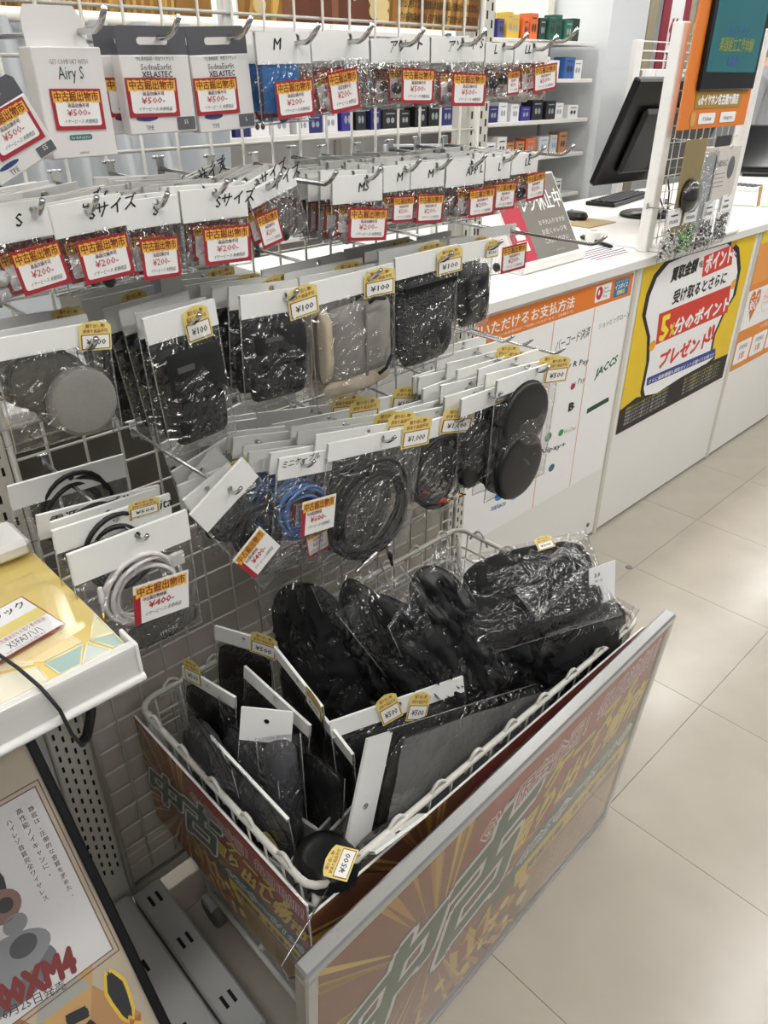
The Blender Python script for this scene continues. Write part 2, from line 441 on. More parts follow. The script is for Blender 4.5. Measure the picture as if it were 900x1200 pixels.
scallop((hx_, hy_ - .02, BZ), (hx_, -hy_ + .02, BZ), 5); scallop((-hx_ + .02, hy_, BZ), (hx_ - .02, hy_, BZ), 9)
b = MB()
BB = .20                                                  # basket floor
n = 17
for k in range(n):
    x = -hx_ + .03 + (2 * hx_ - .06) * k / (n - 1)
    b.tube([(x, -hy_, BZ), (x, -hy_ + .02, BB), (x, hy_ - .02, BB), (x, hy_, BZ)], .0019, WIREW, 5)
n = 11
for k in range(n):
    y = -hy_ + .03 + (2 * hy_ - .06) * k / (n - 1)
    b.tube([(-hx_, y, BZ), (-hx_ + .02, y, BB), (hx_ - .02, y, BB), (hx_, y, BZ)], .0019, WIREW, 5)
for z in (.27, .34, .41, .48): b.tube(ringpath(z, .02 * (BZ - z) / .35), .0019, WIREW, 5, True)
b.build('basket_wires', t)
b = MB(); b.box(-hx_ + .02, hx_ - .02, -hy_ + .02, hy_ - .02, BB, BB + .006, pm('basket_board', '#6e6658', .8)); b.build('basket_board', t)
for sx in (-1, 1):
    for sy in (-1, 1):
        b = MB(); b.tube([(sx * (hx_ - .01), sy * (hy_ - .01), BZ - .02), (sx * (hx_ - .03), sy * (hy_ - .08), .075)], .006, WIREW, 8); b.build('leg', t)
        b = MB(); M = T(sx * (hx_ - .03), sy * (hy_ - .08), 0)
        b.lathe([(.012, -.012), (.03, -.012), (.031, -.008), (.031, .008), (.03, .012), (.012, .012)], pm('castor_grey', '#6d6a66', .5), 18, M @ T(0, 0, .031) @ Matrix.Rotation(R(90), 4, 'Y'))
        b.box(-.016, .016, -.014, .014, .055, .078, STEELG, M); b.build('castor', t)
    b = MB(); b.tube([(sx * (hx_ - .03), -hy_ + .08, .085), (sx * (hx_ - .03), hy_ - .08, .085)], .006, WIREW, 8); b.build('stretcher', t)
b = MB(); b.tube([(-hx_ + .03, 0, .085), (hx_ - .03, 0, .085)], .006, WIREW, 8); b.build('stretcher', t)
# its two inserted posters
t = thing('wagon_poster', 'glossy bargain poster on the short side of the wire wagon', 'poster', frame((BX0 - .012, BY1 - .005, BZ - .265), (0, -1, 0), (0, 0, 1)))
MB().box(0, .455, 0, .25, -.003, .0005, SHEET).build('board', t); market_art(t, .455, .25)
b = MB(); b.rect(-.004, -.004, .459, .256, .005, ACRYL); b.build('clear_sleeve', t)
t = thing('wagon_poster', 'dark bargain poster along the front of the wagon behind the framed sign', 'poster', frame((BX0 - .02, BY0 - .014, BZ - .275), (1, 0, 0), (0, 0, 1)))
MB().box(0, .82, 0, .265, -.003, .0005, SHEET).build('board', t); market_art(t, .82, .265)
b = MB(); b.rect(-.004, -.004, .824, .27, .005, ACRYL); b.build('clear_sleeve', t)

# framed A1 sign standing in front
SW, SH = .888, .602
SM = frame((.243, .424, .004), (.892, .028, 0), (0, -.042, .6))
t = thing('framed_sign', 'large aluminium framed bargain sign standing before the wire wagon', 'sign', SM)
MB().box(.008, SW - .008, .008, SH - .008, -.012, 0, SHEET).build('backing', t)
b = MB()
for x0, x1, y0, y1 in ((0, SW, 0, .02), (0, SW, SH - .02, SH), (0, .02, .02, SH - .02), (SW - .02, SW, .02, SH - .02)): b.box(x0, x1, y0, y1, -.016, .007, ALU, bev=.003)
b.build('frame', t)
def shift_children(parent, before, dx, dy):
    for c in parent.children:
        if c not in before: c.matrix_local = T(dx, dy, 0)
before = list(t.children); market_art(t, SW - .04, SH - .04, .0006); bpy.context.view_layer.update(); shift_children(t, before, .02, .02)
MB().rect(.02, .02, SW - .02, SH - .02, .005, ACRYL).build('clear_cover', t)
b = MB()
q = SM.inverted() @ Vector((BX0 + .02, BY0 - .005, BZ)); b.tube([(.02, SH - .06, -.017), (.0, SH - .05, -.026), (-.006, SH - .02, -.03), tuple(q)], .0013, CHROME, 6)
b.build('hanging_wire', t)

# three boards of the same event above the grid
def chest_art(parent, W, H):
    b = MB(); b.rect(0, 0, W, H, .001, pm('poster_gold_deep', '#a3742f', .5, var=.4, scale=25)); b.build('print_ground', parent)
    c = MB(); rnd = random.Random(5); g = ink('#e2c27a')
    for k in range(60):
        x = rnd.uniform(0, W); c.poly([(x, 0), (x + .006, 0), (x + .05 * (rnd.random() - .3) + .03, H), (x + .02, H)], .0011 + k * 2e-6, ink(rnd.choice(['#c99a45', '#8a5a26', '#d9b25c'])))
    c.rect(W * .15, 0, W * .52, H * .8, .0014, ink('#6b3a22')); c.rect(W * .15, 0, W * .18, H * .8, .0016, ink('#8a5b40')); c.rect(W * .49, 0, W * .52, H * .8, .0016, ink('#8a5b40'))
    c.rect(W * .33, 0, W * .355, H * .8, .0016, ink('#8a5b40'))
    c.ell(W * .42, H * .35, W * .022, H * .18, .0018, ink('#d8c9a8')); c.ell(W * .42, H * .38, W * .005, H * .05, .002, ink('#332015'))
    for k in range(9):
        c.ell(W * (.52 + .025 * math.cos(k * 1.3)), H * (.08 + .05 * k / 2.5) * .9, W * .02, W * .02, .0019 + k * 1e-5, ink('#e6cf95'), 14)
        a = math.pi * k / 8; c.ell(W * (.25 + .05 * math.cos(a)), H * (.62 - .32 * math.sin(a)), W * .006, W * .006, .002, ink('#f2eee4'), 8)
    for k in range(5): c.ell(W * (.07 + .02 * (k % 3)), H * (.1 + .15 * k), W * .022, W * .022, .0019 + k * 1e-5, ink('#e6cf95'), 14)
    c.build('treasure', parent)
    l = MB(); l.rect(W * .56, H * .50, W, H, .0021, ink('#e8c91f')); l.text('開催店舗：名古屋大須店', W * .60, H * .56, H * .17, ink('#222018'), .0024, w=W * .37, bold=.03)
    for k in range(4): l.text(('※掘り出し物市でご購入頂きましたお品物の返品・交換は行っておりません', '※全てのお品物に箱の用紙が入っていても保証はついておりませんのでご了承ください')[k % 2], W * .60, H * (.36 - .1 * k), H * .055, ink('#2d2013'), .0024, w=W * .39, bold=.02)
    l.build('lettering', parent)
for k, (xa, xb) in enumerate((((-.06), .335), (.345, .625), (.665, 1.145))):
    Y_ = GY + .012
    o = onY(((0, 0)), Y_)
    t = thing('event_poster', ('treasure chest event poster above the boxed eartips', 'golden event poster with printed notes above the grey topped cards', 'treasure chest event poster with yellow banner beside the right post')[k], 'poster', frame((xa, Y_, 1.515), (1, 0, 0), (0, 0, 1)))
    MB().box(0, xb - xa, 0, .30, -.003, .0005, SHEET).build('board', t)
    if k == 1:
        tmp = MB(); tmp.rect(0, 0, xb - xa, .30, .001, MATS['poster_gold_deep']); tmp.build('print_ground', t)
        l = MB()
        for q in range(60):
            x = random.Random(q).uniform(0, xb - xa - .05); l.poly([(x, 0), (x + .004, 0), (x + .03, .3), (x + .02, .3)], .0011 + q * 2e-6, ink(('#c99a45', '#8a5a26', '#d9b25c')[q % 3]))
        for q in range(6): l.ell(.02 + .012 * (q % 3), .02 + .03 * q, .014, .014, .0014 + q * 1e-5, ink('#e6cf95'), 14)
        for q in range(6): l.text('※掘り出し物市でご購入頂きましたお品物の返品・交換は行っておりません', .07, .155 - .022 * q, .009, ink('#2d2013'), .0018, w=.20, bold=.03)
        l.build('lettering', t)
    else: chest_art(t, xb - xa, .17)
MB().box(.637, .651, GY + .005, GY + .02, 1.50, 1.85, WHITEP, bev=.002).build('poster_pole')
tag(bpy.data.objects['poster_pole'], 'slim white pole between two event posters', 'pole')

# ================================================================== HANGING BAGS
def nz(x, y, z=0, s=1.0): return noise.noise(Vector((x * s, y * s, z)))
def film_mesh(w, h, y0, th, seed=0, nx=11, ny=15):
    """a clear pouch: local x -w/2..w/2, y from y0 down h, bulging to +-th"""
    b = MB()
    for sg in (1, -1):
        def fn(u, v):
            x = (u - .5) * w; y = y0 - v * h
            e_ = (math.sin(math.pi * min(1, max(0, u))) ** .6) * (min(1, v * 2.2) * min(1, (1 - v) * 6)) ** .6
            k = min(1, u * 6, (1 - u) * 6) * min(1, (1 - v) * 8)
            cr = .007 * (abs(nz(x, y, seed * 3.1 + sg, 24)) - .2) + .005 * (abs(nz(x, y, seed + sg * 2, 60)) - .2)
            ex = .003 * nz(0, y, seed, 25) * (1 if u in (0, 1) else 0)
            return (x + ex, y + (.002 * nz(x, 0, seed, 30) if v == 1 else 0), sg * (.001 + th * e_) + cr * (.3 + .7 * k) * min(1, v * 5 + .1))
        b.grid(fn, nx, ny, FILM, smooth=False, flip=(sg < 0))
    xs = w / 2; ys = y0 - h
    b.tube([(-xs, y0, 0), (-xs, (y0 + ys) / 2, 0), (-xs, ys, 0), (0, ys + .001, .001), (xs, ys, 0), (xs, (y0 + ys) / 2, 0), (xs, y0, 0)], .0009, SEAL, 4)
    return b.mesh('film_pouch')
def header_mesh(w, h, hy=None, hx=0.0, r=.004, mat=None):
    """folded white card with a punched hole: y 0 .. -h"""
    mat = mat or PAPER; b = MB(); hy = -h * .38 if hy is None else hy
    out = [(w / 2, hy), (w / 2, 0), (hx, 0), (-w / 2, 0), (-w / 2, hy), (-w / 2, -h), (hx, -h), (w / 2, -h)]
    inn = [(hx + r * math.cos(R(45 * k)), hy + r * math.sin(R(45 * k))) for k in range(8)]
    for z, fl_ in ((.0022, 0), (-.0022, 1)):
        fs = [(k, (k + 1) % 8, 8 + (k + 1) % 8, 8 + k) for k in range(8)]
        fs = [f[::-1] for f in fs] if not fl_ else fs
        b.add([(p[0], p[1], z) for p in out + inn], fs, mat)
    b.add([(w / 2, 0, .0022), (-w / 2, 0, .0022), (-w / 2, 0, -.0022), (w / 2, 0, -.0022)], [(0, 1, 2, 3)], mat)
    return b.mesh('header_card')
TAGR, TAGW = '#a32430', '#eceae8'
_tags = {}
def tag_red(price, w=.062, h=.047, note='イヤーピース 未使用品', strip=False):
    k = ('r', price, round(w, 3), round(h, 3), strip)
    if k in _tags: return _tags[k]
    b = MB(); d = .0002
    if strip:                                             # open tag: red side bar, white field
        b.rect(0, 0, w, h, 0, ink(TAGW)); b.rect(0, 0, w * .12, h * .78, d, ink(TAGR))
    else:
        b.rect(0, 0, w, h, 0, ink(TAGR)); b.rrect(w * .07, h * .10, w * .93, h * .80, w * .05, d, ink(TAGW))
    n = 14; pts = [(w * (.04 + .92 * q / n), h * (.66 + .03 * (q % 2))) for q in range(n + 1)]
    top = [(w * (.96 - .92 * q / n), h * (.95 - .025 * (q % 2))) for q in range(n + 1)]
    b.poly(pts + top, 2 * d, ink('#e9b548'))
    l = MB()
    l.text('中古掘出物市', w * .07, h * .725, h * .18, ink('#7a1a18'), 3 * d, w=w * .86, bold=.022)
    l.text('返品交換不可' if not strip else '中古掘出物特価', w * .30 if not strip else w * .16, h * .56, h * .08, ink('#5b2130'), 3 * d, w=w * .42, bold=.02)
    l.text(price, w * .26, h * .34, h * .17, ink('#b3202e'), 3 * d, w=w * .46, bold=.0 if not strip else .016, shear=.1, rot=.03)
    l.text(note, w * .18, h * .17, h * .085, ink('#3b3b40'), 3 * d, w=w * .66, bold=0, shear=.3)
    _tags[k] = (b.mesh('price_tag'), l.mesh('lettering')); return _tags[k]
def tag_yellow(price, w=.05, h=.056):
    k = ('y', price, round(w, 3), round(h, 3))
    if k in _tags: return _tags[k]
    b = MB(); d = .0002; yl = ink('#e3d07c')
    b.poly([(0, 0), (w, 0), (w, h * .84), (w * .86, h * .92), (w * .72, h * .96), (w * .5, h), (w * .28, h * .96), (w * .14, h * .92), (0, h * .84)], 0, yl)
    b.rect(w * .05, h * .05, w * .95, h * .54, d, ink('#7d2a1c')); b.rect(w * .08, h * .075, w * .92, h * .515, 2 * d, ink('#f1efe8'))
    l = MB()
    l.text('掘り出し物!', w * .2, h * .78, h * .10, ink('#9a3520'), 2 * d, w=w * .6, bold=.016)
    l.text('訳あり返品不可', w * .12, h * .61, h * .10, ink('#9a3520'), 2 * d, w=w * .76, bold=.016)
    l.text(price, w * .2, h * .2, h * .2, ink('#1c1c20'), 3 * d, w=w * .6, bold=.016, shear=.1)
    _tags[k] = (b.mesh('price_tag'), l.mesh('lettering')); return _tags[k]
def put_tag(pair, parent, M):
    o = link('price_tag', pair[0], parent, M); link('lettering', pair[1], o); return o

def coil(b, cx, cy, r, loops, tr, mat, seed=1, z=0, sq=1.0, spread=.008, ends=.03):
    rnd = random.Random(seed); pts = []
    ph = [rnd.uniform(0, 6.28) for _ in range(6)]
    N = loops * 26
    for k in range(N + 1):
        a = 6.2832 * k / 26
        lo = k / N
        rr = r * (1 + .06 * math.sin(a * .37 + ph[0]) + .04 * math.sin(a * 2.1 + ph[1])) + spread * math.sin(lo * 17 + ph[2])
        pts.append((cx + rr * math.cos(a + .3) + spread * .5 * math.sin(lo * 9), cy + sq * rr * math.sin(a + .3) + spread * .4 * math.cos(lo * 11), z + tr * 1.6 * math.sin(lo * 23 + a * .5)))
    if ends: pts += [(pts[-1][0] + ends * .3 * q, pts[-1][1] - ends * q * .35, z) for q in (.5, 1)]
    b.tube(pts, tr, mat, 6)
    return pts[-1]
def pillow(b, cx, cy, w, h, th, mat, ex=3.0, wr=.004, seed=0, n=14, z=0, M=None):
    for sg in (1, -1):
        def fn(u, v):
            a, c = 2 * u - 1, 2 * v - 1
            m = max(abs(a), abs(c), 1e-6); l = (abs(a) ** ex + abs(c) ** ex) ** (1 / ex)
            k = m / l if l > 0 else 1
            x, y = a * k, c * k
            e_ = max(0, 1 - m ** 4) ** .5
            return (cx + x * w / 2, cy + y * h / 2, z + sg * th / 2 * e_ + wr * ((nz(x * w, y * h, seed + sg, 22) if wr < .01 else .5 - abs(nz(x * w, y * h, seed + sg, 15)) * 1.6 + .5 * nz(x * w, y * h, seed, 45))) * e_)
        b.grid(fn, n, n, mat, M, flip=(sg < 0))
def disc(b, cx, cy, r, th, mat, z=0, rim=None, n=28):
    M = T(cx, cy, z)
    b.lathe([(r * .96, -th / 2), (r, -th * .3), (r, th * .3), (r * .96, th / 2), (r * .85, th * .56), (r * .5, th * .62), (.0005, th * .64)], mat, n, M)
    if rim: b.lathe([(r * 1.0, -th * .2), (r * 1.03, -th * .1), (r * 1.03, th * .1), (r * 1.0, th * .2)], rim, n, M)

HOOKS = []
def hook(P, tip, label, back=GY - .003, rise=.015):
    """chrome display hook: rod from the grid towards the aisle, tip bent up"""
    X, z = P[0], P[2]
    t = thing('display_hook', ' '.join(label.split()[:16]), 'hook', T(X, back, z - .004))
    L = tip - back
    b = MB(); b.tube([(0, 0, .002), (0, L * .5, 0), (0, L + .012, .0), (0, L + .004, .003), (0, L - .003, .008), (0, L - .010, rise)], [.0026] * 6, CHROME, 8); b.build('rod', t)
    b = MB(); b.box(-.005, .005, -.001, .003, -.008, .016, CHROME); b.tube([(-.008, .003, .015), (.008, .003, .015)], .002, CHROME, 6); b.build('clip', t)
    return t
FACE = Matrix.Rotation(R(90), 4, 'X')
def bag(Y, tl, tr, bl, hdr, label, behind=0, dy=.014, blabel=None, hookpx=None, hooklabel=None, yaw=0, scribble=None, tags=(), fill=None, th=.010, jit=.006, group=None, cat='bag', name='hanging_bag', hookout=.018, seed=0, drift=0, film=True, droptag=False):
    n = Matrix.Rotation(R(yaw), 4, 'Z').to_3x3() @ Vector((0, -1, 0))
    hp = hookpx or ((tl[0] + tr[0]) / 2, (tl[1] + tr[1]) / 2 + 6)
    P0 = onY(hp, Y)
    A, B, C = onP(tl, P0, n), onP(tr, P0, n), onP(bl, P0, n)
    M = frame((A + B) / 2, B - A, (0, 0, 1)); M = frame((A + B) / 2, B - A, n.cross(B - A) if n.cross(B - A).z > 0 else -(n.cross(B - A)))
    I = M.inverted(); W = (B - A).length; Hh = -(I @ C).y
    hd = -(I @ onP(hdr, P0, n)).y
    t = thing(name, label, cat, M, group)
    q = I @ P0
    hc = link('header_card', header_mesh(W, hd, min(-.004, max(-hd + .006, q.y)), max(-W / 2 + .01, min(W / 2 - .01, q.x))), t)
    if film: link('film_pouch', film_mesh(W * 1.0, Hh - hd + .004, -hd + .004, th, seed), t)
    if fill: fill(t, W, Hh, hd, th)
    if scribble:
        b = MB()
        for s_, fx, fy, hh, ro in scribble: b.text(s_, -W / 2 + fx * W, -hd * fy, hh, ink('#18181a'), .0026, bold=.015, rot=ro, shear=.25)
        b.build('handwriting', hc)
    for k, (me_fn, a, b_, c, zz) in enumerate(tags):      # tag corners in the photo: bottom left, bottom right, top left
        pa, pb, pc = [I @ onP(p, P0, n) for p in (a, b_, c)]
        ww = (pb - pa).length; hh = (pc - pa).length
        TM = frame((pa.x, pa.y, zz if zz is not None else th + .0045), (pb.x - pa.x, pb.y - pa.y, 0), (0, 1, 0))
        if TM.col[1].y < 0: TM = TM
        put_tag(me_fn(ww, hh), t, TM)
    tip = Y - hookout
    if hooklabel: hook(P0, tip, hooklabel)
    rnd = random.Random(seed + 11)
    for k in range(behind):
        c = copy_tree(t)
        dx = rnd.uniform(-jit, jit) + drift * (k + 1); dz = rnd.uniform(-jit * .4, jit * .6)
        y_ = dy * (k + 1) * rnd.uniform(.9, 1.1)
        c.matrix_world = T(dx, y_, dz) @ T(*P0) @ Matrix.Rotation(R(rnd.uniform(-5, 5)), 4, 'Z') @ Matrix.Rotation(R(rnd.uniform(-2.5, 2.5)), 4, 'Y') @ T(*(-P0)) @ M @ Matrix.Diagonal((1, 1, min(1, dy * .42 / max(th, .001)), 1))
        lb = blabel or ('bag hung behind the ' + label.split(' and ¥')[0].split(' with ¥')[0]); tag(c, lb, cat, group or lb)
        for ch in list(c.children_recursive):
            try: nm = ch.name
            except ReferenceError: continue
            if (nm.startswith('handwriting') and rnd.random() < .7) or (droptag and nm.startswith('price_tag') and rnd.random() < .6):
                for g in list(ch.children): bpy.data.objects.remove(g)
                bpy.data.objects.remove(ch)
    return t
def red(price, strip=False): return lambda w, h: tag_red(price, w, h, strip=strip)
def yel(price): return lambda w, h: tag_yellow(price, w, h)

# fills ------------------------------------------------------------
def tips(col, y=.5, n=5):
    m = pm('tip_' + col.strip('#'), col, .45, var=.1)
    def f(t, W, Hh, hd, th):
        me = MB(); me.lathe([(.0025, -.006), (.005, -.0055), (.0062, -.001), (.0056, .004), (.003, .0065), (.0015, .0065)], m, 12)
        me = me.mesh('ear_tip')
        rnd = random.Random(int(W * 1e5))
        for k in range(n):
            link('ear_tip', me, t, T(rnd.uniform(-W * .38, W * .38), -hd - (Hh - hd) * rnd.uniform(.45, .93), rnd.uniform(-.002, .002)) @ Matrix.Rotation(rnd.uniform(0, 3), 4, 'X') @ Matrix.Rotation(rnd.uniform(0, 3), 4, 'Y'))
    return f
def card(col, fx0=.08, fx1=.75, fy0=.0, fy1=.8):
    m = pm('card_' + col.strip('#'), col, .4)
    def f(t, W, Hh, hd, th):
        b = MB(); y0 = -hd - (Hh - hd) * fy1; y1 = -hd - (Hh - hd) * fy0
        b.box(-W / 2 + W * fx0, -W / 2 + W * fx1, y0, y1, -.001, .001, m); b.build('insert_card', t)
    return f
def both(*fs):
    def f(*a):
        for g in fs: g(*a)
    return f

# ---- row one: small bags -------------------------------------------------
Y1 = .735
R1 = [
 ((297, 38), (361, 38), (306, 147), (298, 76), (346, 45), '¥200-', ((317, 140), (360, 134), (312, 96)), 'M', '#2f6fb0', 'M-marked bag with a blue card and ¥200 red tag', 1),
 ((362, 38), (430, 37), (372, 135), (364, 72), (408, 44), '¥200-', ((379, 134), (413, 126), (371, 86)), '', '#d9d5cf', 'bag with tilted price tag beside the blue card bag', 3),
 ((433, 47), (502, 46), (438, 125), (436, 74), (468, 48), '¥500-', ((460, 121), (498, 121), (457, 80)), 'アソート', '#3a3a3c', 'bag of assorted dark eartips with ¥500 tag', 4),
 ((504, 44), (567, 44), (510, 126), (506, 74), (540, 48), '¥500-', ((519, 124), (558, 124), (521, 85)), 'アソート S', '#9a9a9c', 'bag of assorted S eartips with ¥500 tag by the right post', 4),
 ((568, 50), (601, 50), (570, 116), (568, 74), (589, 52), '¥500-', ((584, 112), (598, 110), (583, 84)), 'L', '#202022', 'narrow bag of black L eartips hung across the right post', 3),
 ((602, 50), (642, 50), (606, 118), (603, 74), (624, 54), '¥500-', ((615, 110), (642, 104), (612, 80)), 'LL', '#c9c3bb', 'bag of LL eartips with ¥500 tag nearest the back wall shelves', 2),
]
for k, (tl, tr, bl, hd, hp, pr_, tg, sc_, col, lab, nb) in enumerate(R1):
    bag(Y1, tl, tr, bl, hd, lab, nb + 3, .019, 'clear bag hung behind the ' + lab.replace(' with ¥200 tag', '').replace(' with ¥500 tag', ''), hp, 'chrome hook holding the ' + lab.replace(' with ¥200 tag', '').replace(' with ¥500 tag', ''),
        scribble=[(sc_, .3, .55, .011, .05)] if sc_ else None, tags=[(red(pr_), *tg, None)], fill=both(card(col), tips(col, n=2)) if k == 0 else tips(col, n=3), seed=k, hookout=.03)
# bare hook ends reaching out to the right of row one
for p, lab in (((655, 45), 'bare chrome hook end above the LL eartip bag'),):
    hook(onY(p, Y1), Y1 - .02, lab)

# boxed eartips at the left end of row one
def printed_box(tl, tr, bl, Y, lab, style, depth, hookpx, hl, behind=0, roll_tag=None, tagq=None, size='SS'):
    n = Vector((0, -1, 0)); P0 = onY(hookpx, Y)
    A, B, C = onP(tl, P0, n), onP(tr, P0, n), onP(bl, P0, n)
    M = frame((A + B) / 2, B - A, (0, 0, 1)); I = M.inverted(); W = (B - A).length; Hh = -(I @ C).y
    t = thing('eartip_box', lab, 'box', M)
    wht = pm('carton_white', '#dddad8', .5, var=.02); gry = pm('carton_grey', '#55555a', .5, var=.03)
    b = MB()
    if style == 'airy':
        b.box(-W / 2, W / 2, -Hh, 0, -depth, 0, wht, bev=.001); b.build('carton', t)
        b = MB(); b.prism([(-W * .45, 0), (-W * .45, .022), (-W * .38, .03), (W * .30, .03), (W * .40, .02), (W * .42, 0)], -depth * .55, -depth * .5, wht); b.build('hang_tab', t)
        b = MB(); b.text('GET COMFORT WITH', 0, -Hh * .15, .004, ink('#8d8d90'), .0004, al='c', w=W * .55); b.text('Airy S', 0, -Hh * .28, .0105, ink('#33565c'), .0004, al='c', w=W * .37, bold=.0)
        b.rrect(-W * .2, -Hh * .83, W * .14, -Hh * .78, .0015, .0003, ink('#3f7a76')); b.text('for AirPods Pro', -W * .03, -Hh * .82, .0022, ink('#e8e8e8'), .0005, al='c', w=W * .28); b.text('azimus', -W * .02, -Hh * .96, .0025, ink('#333333'), .0004, al='c')
        b.build('print', t)
    else:
        b.box(-W / 2, W / 2, -Hh, -Hh * .26, -depth, 0, wht, bev=.0008); b.build('carton', t)
        b = MB(); tz = -.001
        b.prism([(-W / 2, -Hh * .26), (-W / 2, -.004), (-W / 2 + .004, 0), (W / 2 - .004, 0), (W / 2, -.004), (W / 2, -Hh * .26)], tz - .0008, tz, gry)
        b.rrect(-W * .22, -Hh * .17, W * .22, -Hh * .10, .003, tz + .0003, ink('#d9d7d4')); b.build('hang_tab', t)
        b = MB(); b.text('TPE 素材採用・完全ワイヤレス', 0, -Hh * .31, .0028, ink('#3a3a3a'), .0004, al='c', w=W * .55); b.text('SednaEarfit', 0, -Hh * .395, .0052, ink('#58585c'), .0004, al='c', w=W * .45, bold=0); b.text('XELASTEC', 0, -Hh * .465, .0052, ink('#2c2c30'), .0004, al='c', w=W * .44, bold=.02)
        b.rrect(W * .20, -Hh * .98, W * .48, -Hh * .85, .001, .0003, ink('#5c5c60')); b.text(size, W * .34, -Hh * .92, .004, ink('#eeeeee'), .0005, al='c'); b.ell(-W * .24, -Hh * .845, W * .16, Hh * .03, .0003, ink('#2b3f73')); b.text('TPE', -W * .22, -Hh * .96, .004, ink('#3b3b55'), .0004, al='c')
        b.build('print', t)
    pa, pb, pc = [I @ onP(p, P0, n) for p in tagq]
    put_tag(tag_red('¥500-', (pb - pa).length, (pc - pa).length), t, frame((pa.x, pa.y, .0009), (pb.x - pa.x, pb.y - pa.y, 0), (0, 1, 0)))
    if hl: hook(P0, Y - .03, hl)
    for k in range(behind):
        c = copy_tree(t); c.matrix_world = T(-.012 * (k + 1), (depth + .003) * (k + 1), .0) @ M
        tag(c, 'eartip box hung behind the ' + lab, 'box', 'boxes behind the ' + lab)
printed_box((34, 54), (117, 55), (47, 189), Y1 - .01, 'tall white boxed eartips with ¥500 tag and hang tab', 'airy', .026, (100, 30), 'chrome hook through the tall white box', 0, None, ((66, 153), (124, 151), (58, 104)))
printed_box((133, 29), (216, 31), (150, 159), Y1, 'grey topped white eartip box printed SS', 'sedna', .016, (185, 38), 'chrome hook through the grey topped box printed SS', 1, None, ((152, 138), (211, 136), (145, 91)), 'SS')
printed_box((217, 31), (287, 30), (229, 157), Y1 + .005, 'grey topped white eartip box printed L', 'sedna', .016, (268, 38), 'chrome hook through the grey topped box printed L', 1, None, ((231, 136), (281, 132), (226, 92)), 'L')
printed_box((-62, 128), (12, 84), (-25, 236), Y1 - .03, 'tilted eartip box cut off at the gold shelf end of the top hooks', 'sedna', .016, (-20, 95), None, 0, None, ((2, 190), (53, 160), (-22, 140)), 'SS')

# ---- row two -------------------------------------------------------------
Y2 = .72
R2 = [
 ((-34, 246), (52, 232), (-18, 360), (-28, 292), (38, 246), '¥200-', ((24, 345), (78, 328), (2, 296)), 'S', 3, 'S bag with ¥200 tag at the slanted shelf end'),
 ((53, 242), (140, 226), (78, 350), (63, 281), (100, 242), '¥200-', ((95, 332), (152, 318), (76, 284)), 'Sサイズ', 4, 'S size bag with ¥200 tag above the round grey pads'),
 ((142, 236), (206, 228), (160, 330), (148, 270), (181, 237), '¥200-', ((163, 327), (206, 321), (157, 279)), 'S', 3, 'narrow S bag with ¥200 tag between two S size bags'),
 ((209, 224), (287, 217), (222, 320), (213, 262), (250, 222), '¥200-', ((234, 310), (288, 303), (225, 267)), 'Sサイズ', 4, 'S size bag with ¥200 tag above the plain black pouch'),
 ((288, 226), (342, 198), (300, 300), (292, 246), (312, 214), '¥200-', ((302, 291), (326, 280), (293, 252)), 'サイズ', 3, 'twisted bag with ¥200 tag beside a long bare hook'),
 ((388, 207), (447, 203), (395, 287), (390, 240), (428, 206), '¥200-', ((400, 281), (445, 280), (397, 243)), 'MS', 4, 'MS bag with ¥200 tag above the grey drawstring pouch'),
 ((448, 196), (479, 193), (451, 268), (449, 226), (474, 196), '¥200-', ((452, 260), (477, 258), (449, 230)), 'M', 4, 'bag with ¥200 tag above the black mesh pouch'),
 ((480, 192), (520, 189), (480, 266), (480, 222), (510, 194), '¥200-', ((480, 261), (511, 259), (477, 228)), 'M', 4, 'M bag with ¥200 tag touching the right post'),
 ((522, 190), (567, 186), (526, 262), (523, 220), (551, 190), '¥200-', ((541, 255), (571, 250), (537, 224)), 'APP L', 4, 'L bag with ¥200 tag before the right post'),
 ((568, 185), (598, 182), (570, 252), (568, 212), (589, 185), '¥200-', ((571, 246), (595, 243), (568, 216)), 'L', 4, 'L size bag with ¥200 tag right of the post'),
 ((599, 181), (630, 178), (602, 244), (599, 205), (620, 180), '¥200-', ((609, 236), (630, 230), (604, 208)), 'LL', 3, 'bag with ¥200 tag overlapping the closed register sign'),
]
for k, (tl, tr, bl, hd, hp, pr_, tg, sc_, nb, lab) in enumerate(R2):
    bag(Y2, tl, tr, bl, hd, lab, nb + 4, .019, 'clear bag hung behind the ' + lab.replace(' with ¥200 tag', '').replace(' with ¥500 tag', ''), hp, 'chrome hook holding the ' + lab.replace(' with ¥200 tag', '').replace(' with ¥500 tag', ''), 
        scribble=[(sc_, .5, .62, .011, .08)], tags=[(red(pr_), *tg, None)], fill=tips(('#c9c9c9', '#2a2a2c', '#8d8d8d')[k % 3], n=2), seed=20 + k, th=.007, drift=-.002)
hook(onY((362, 209), Y2 + .02), Y2 - .02, 'long bare chrome hook between the twisted bag and the MS bag')
hook(onY((652, 178), Y2), Y2 - .02, 'bare chrome hook end in front of the tilted tablet')

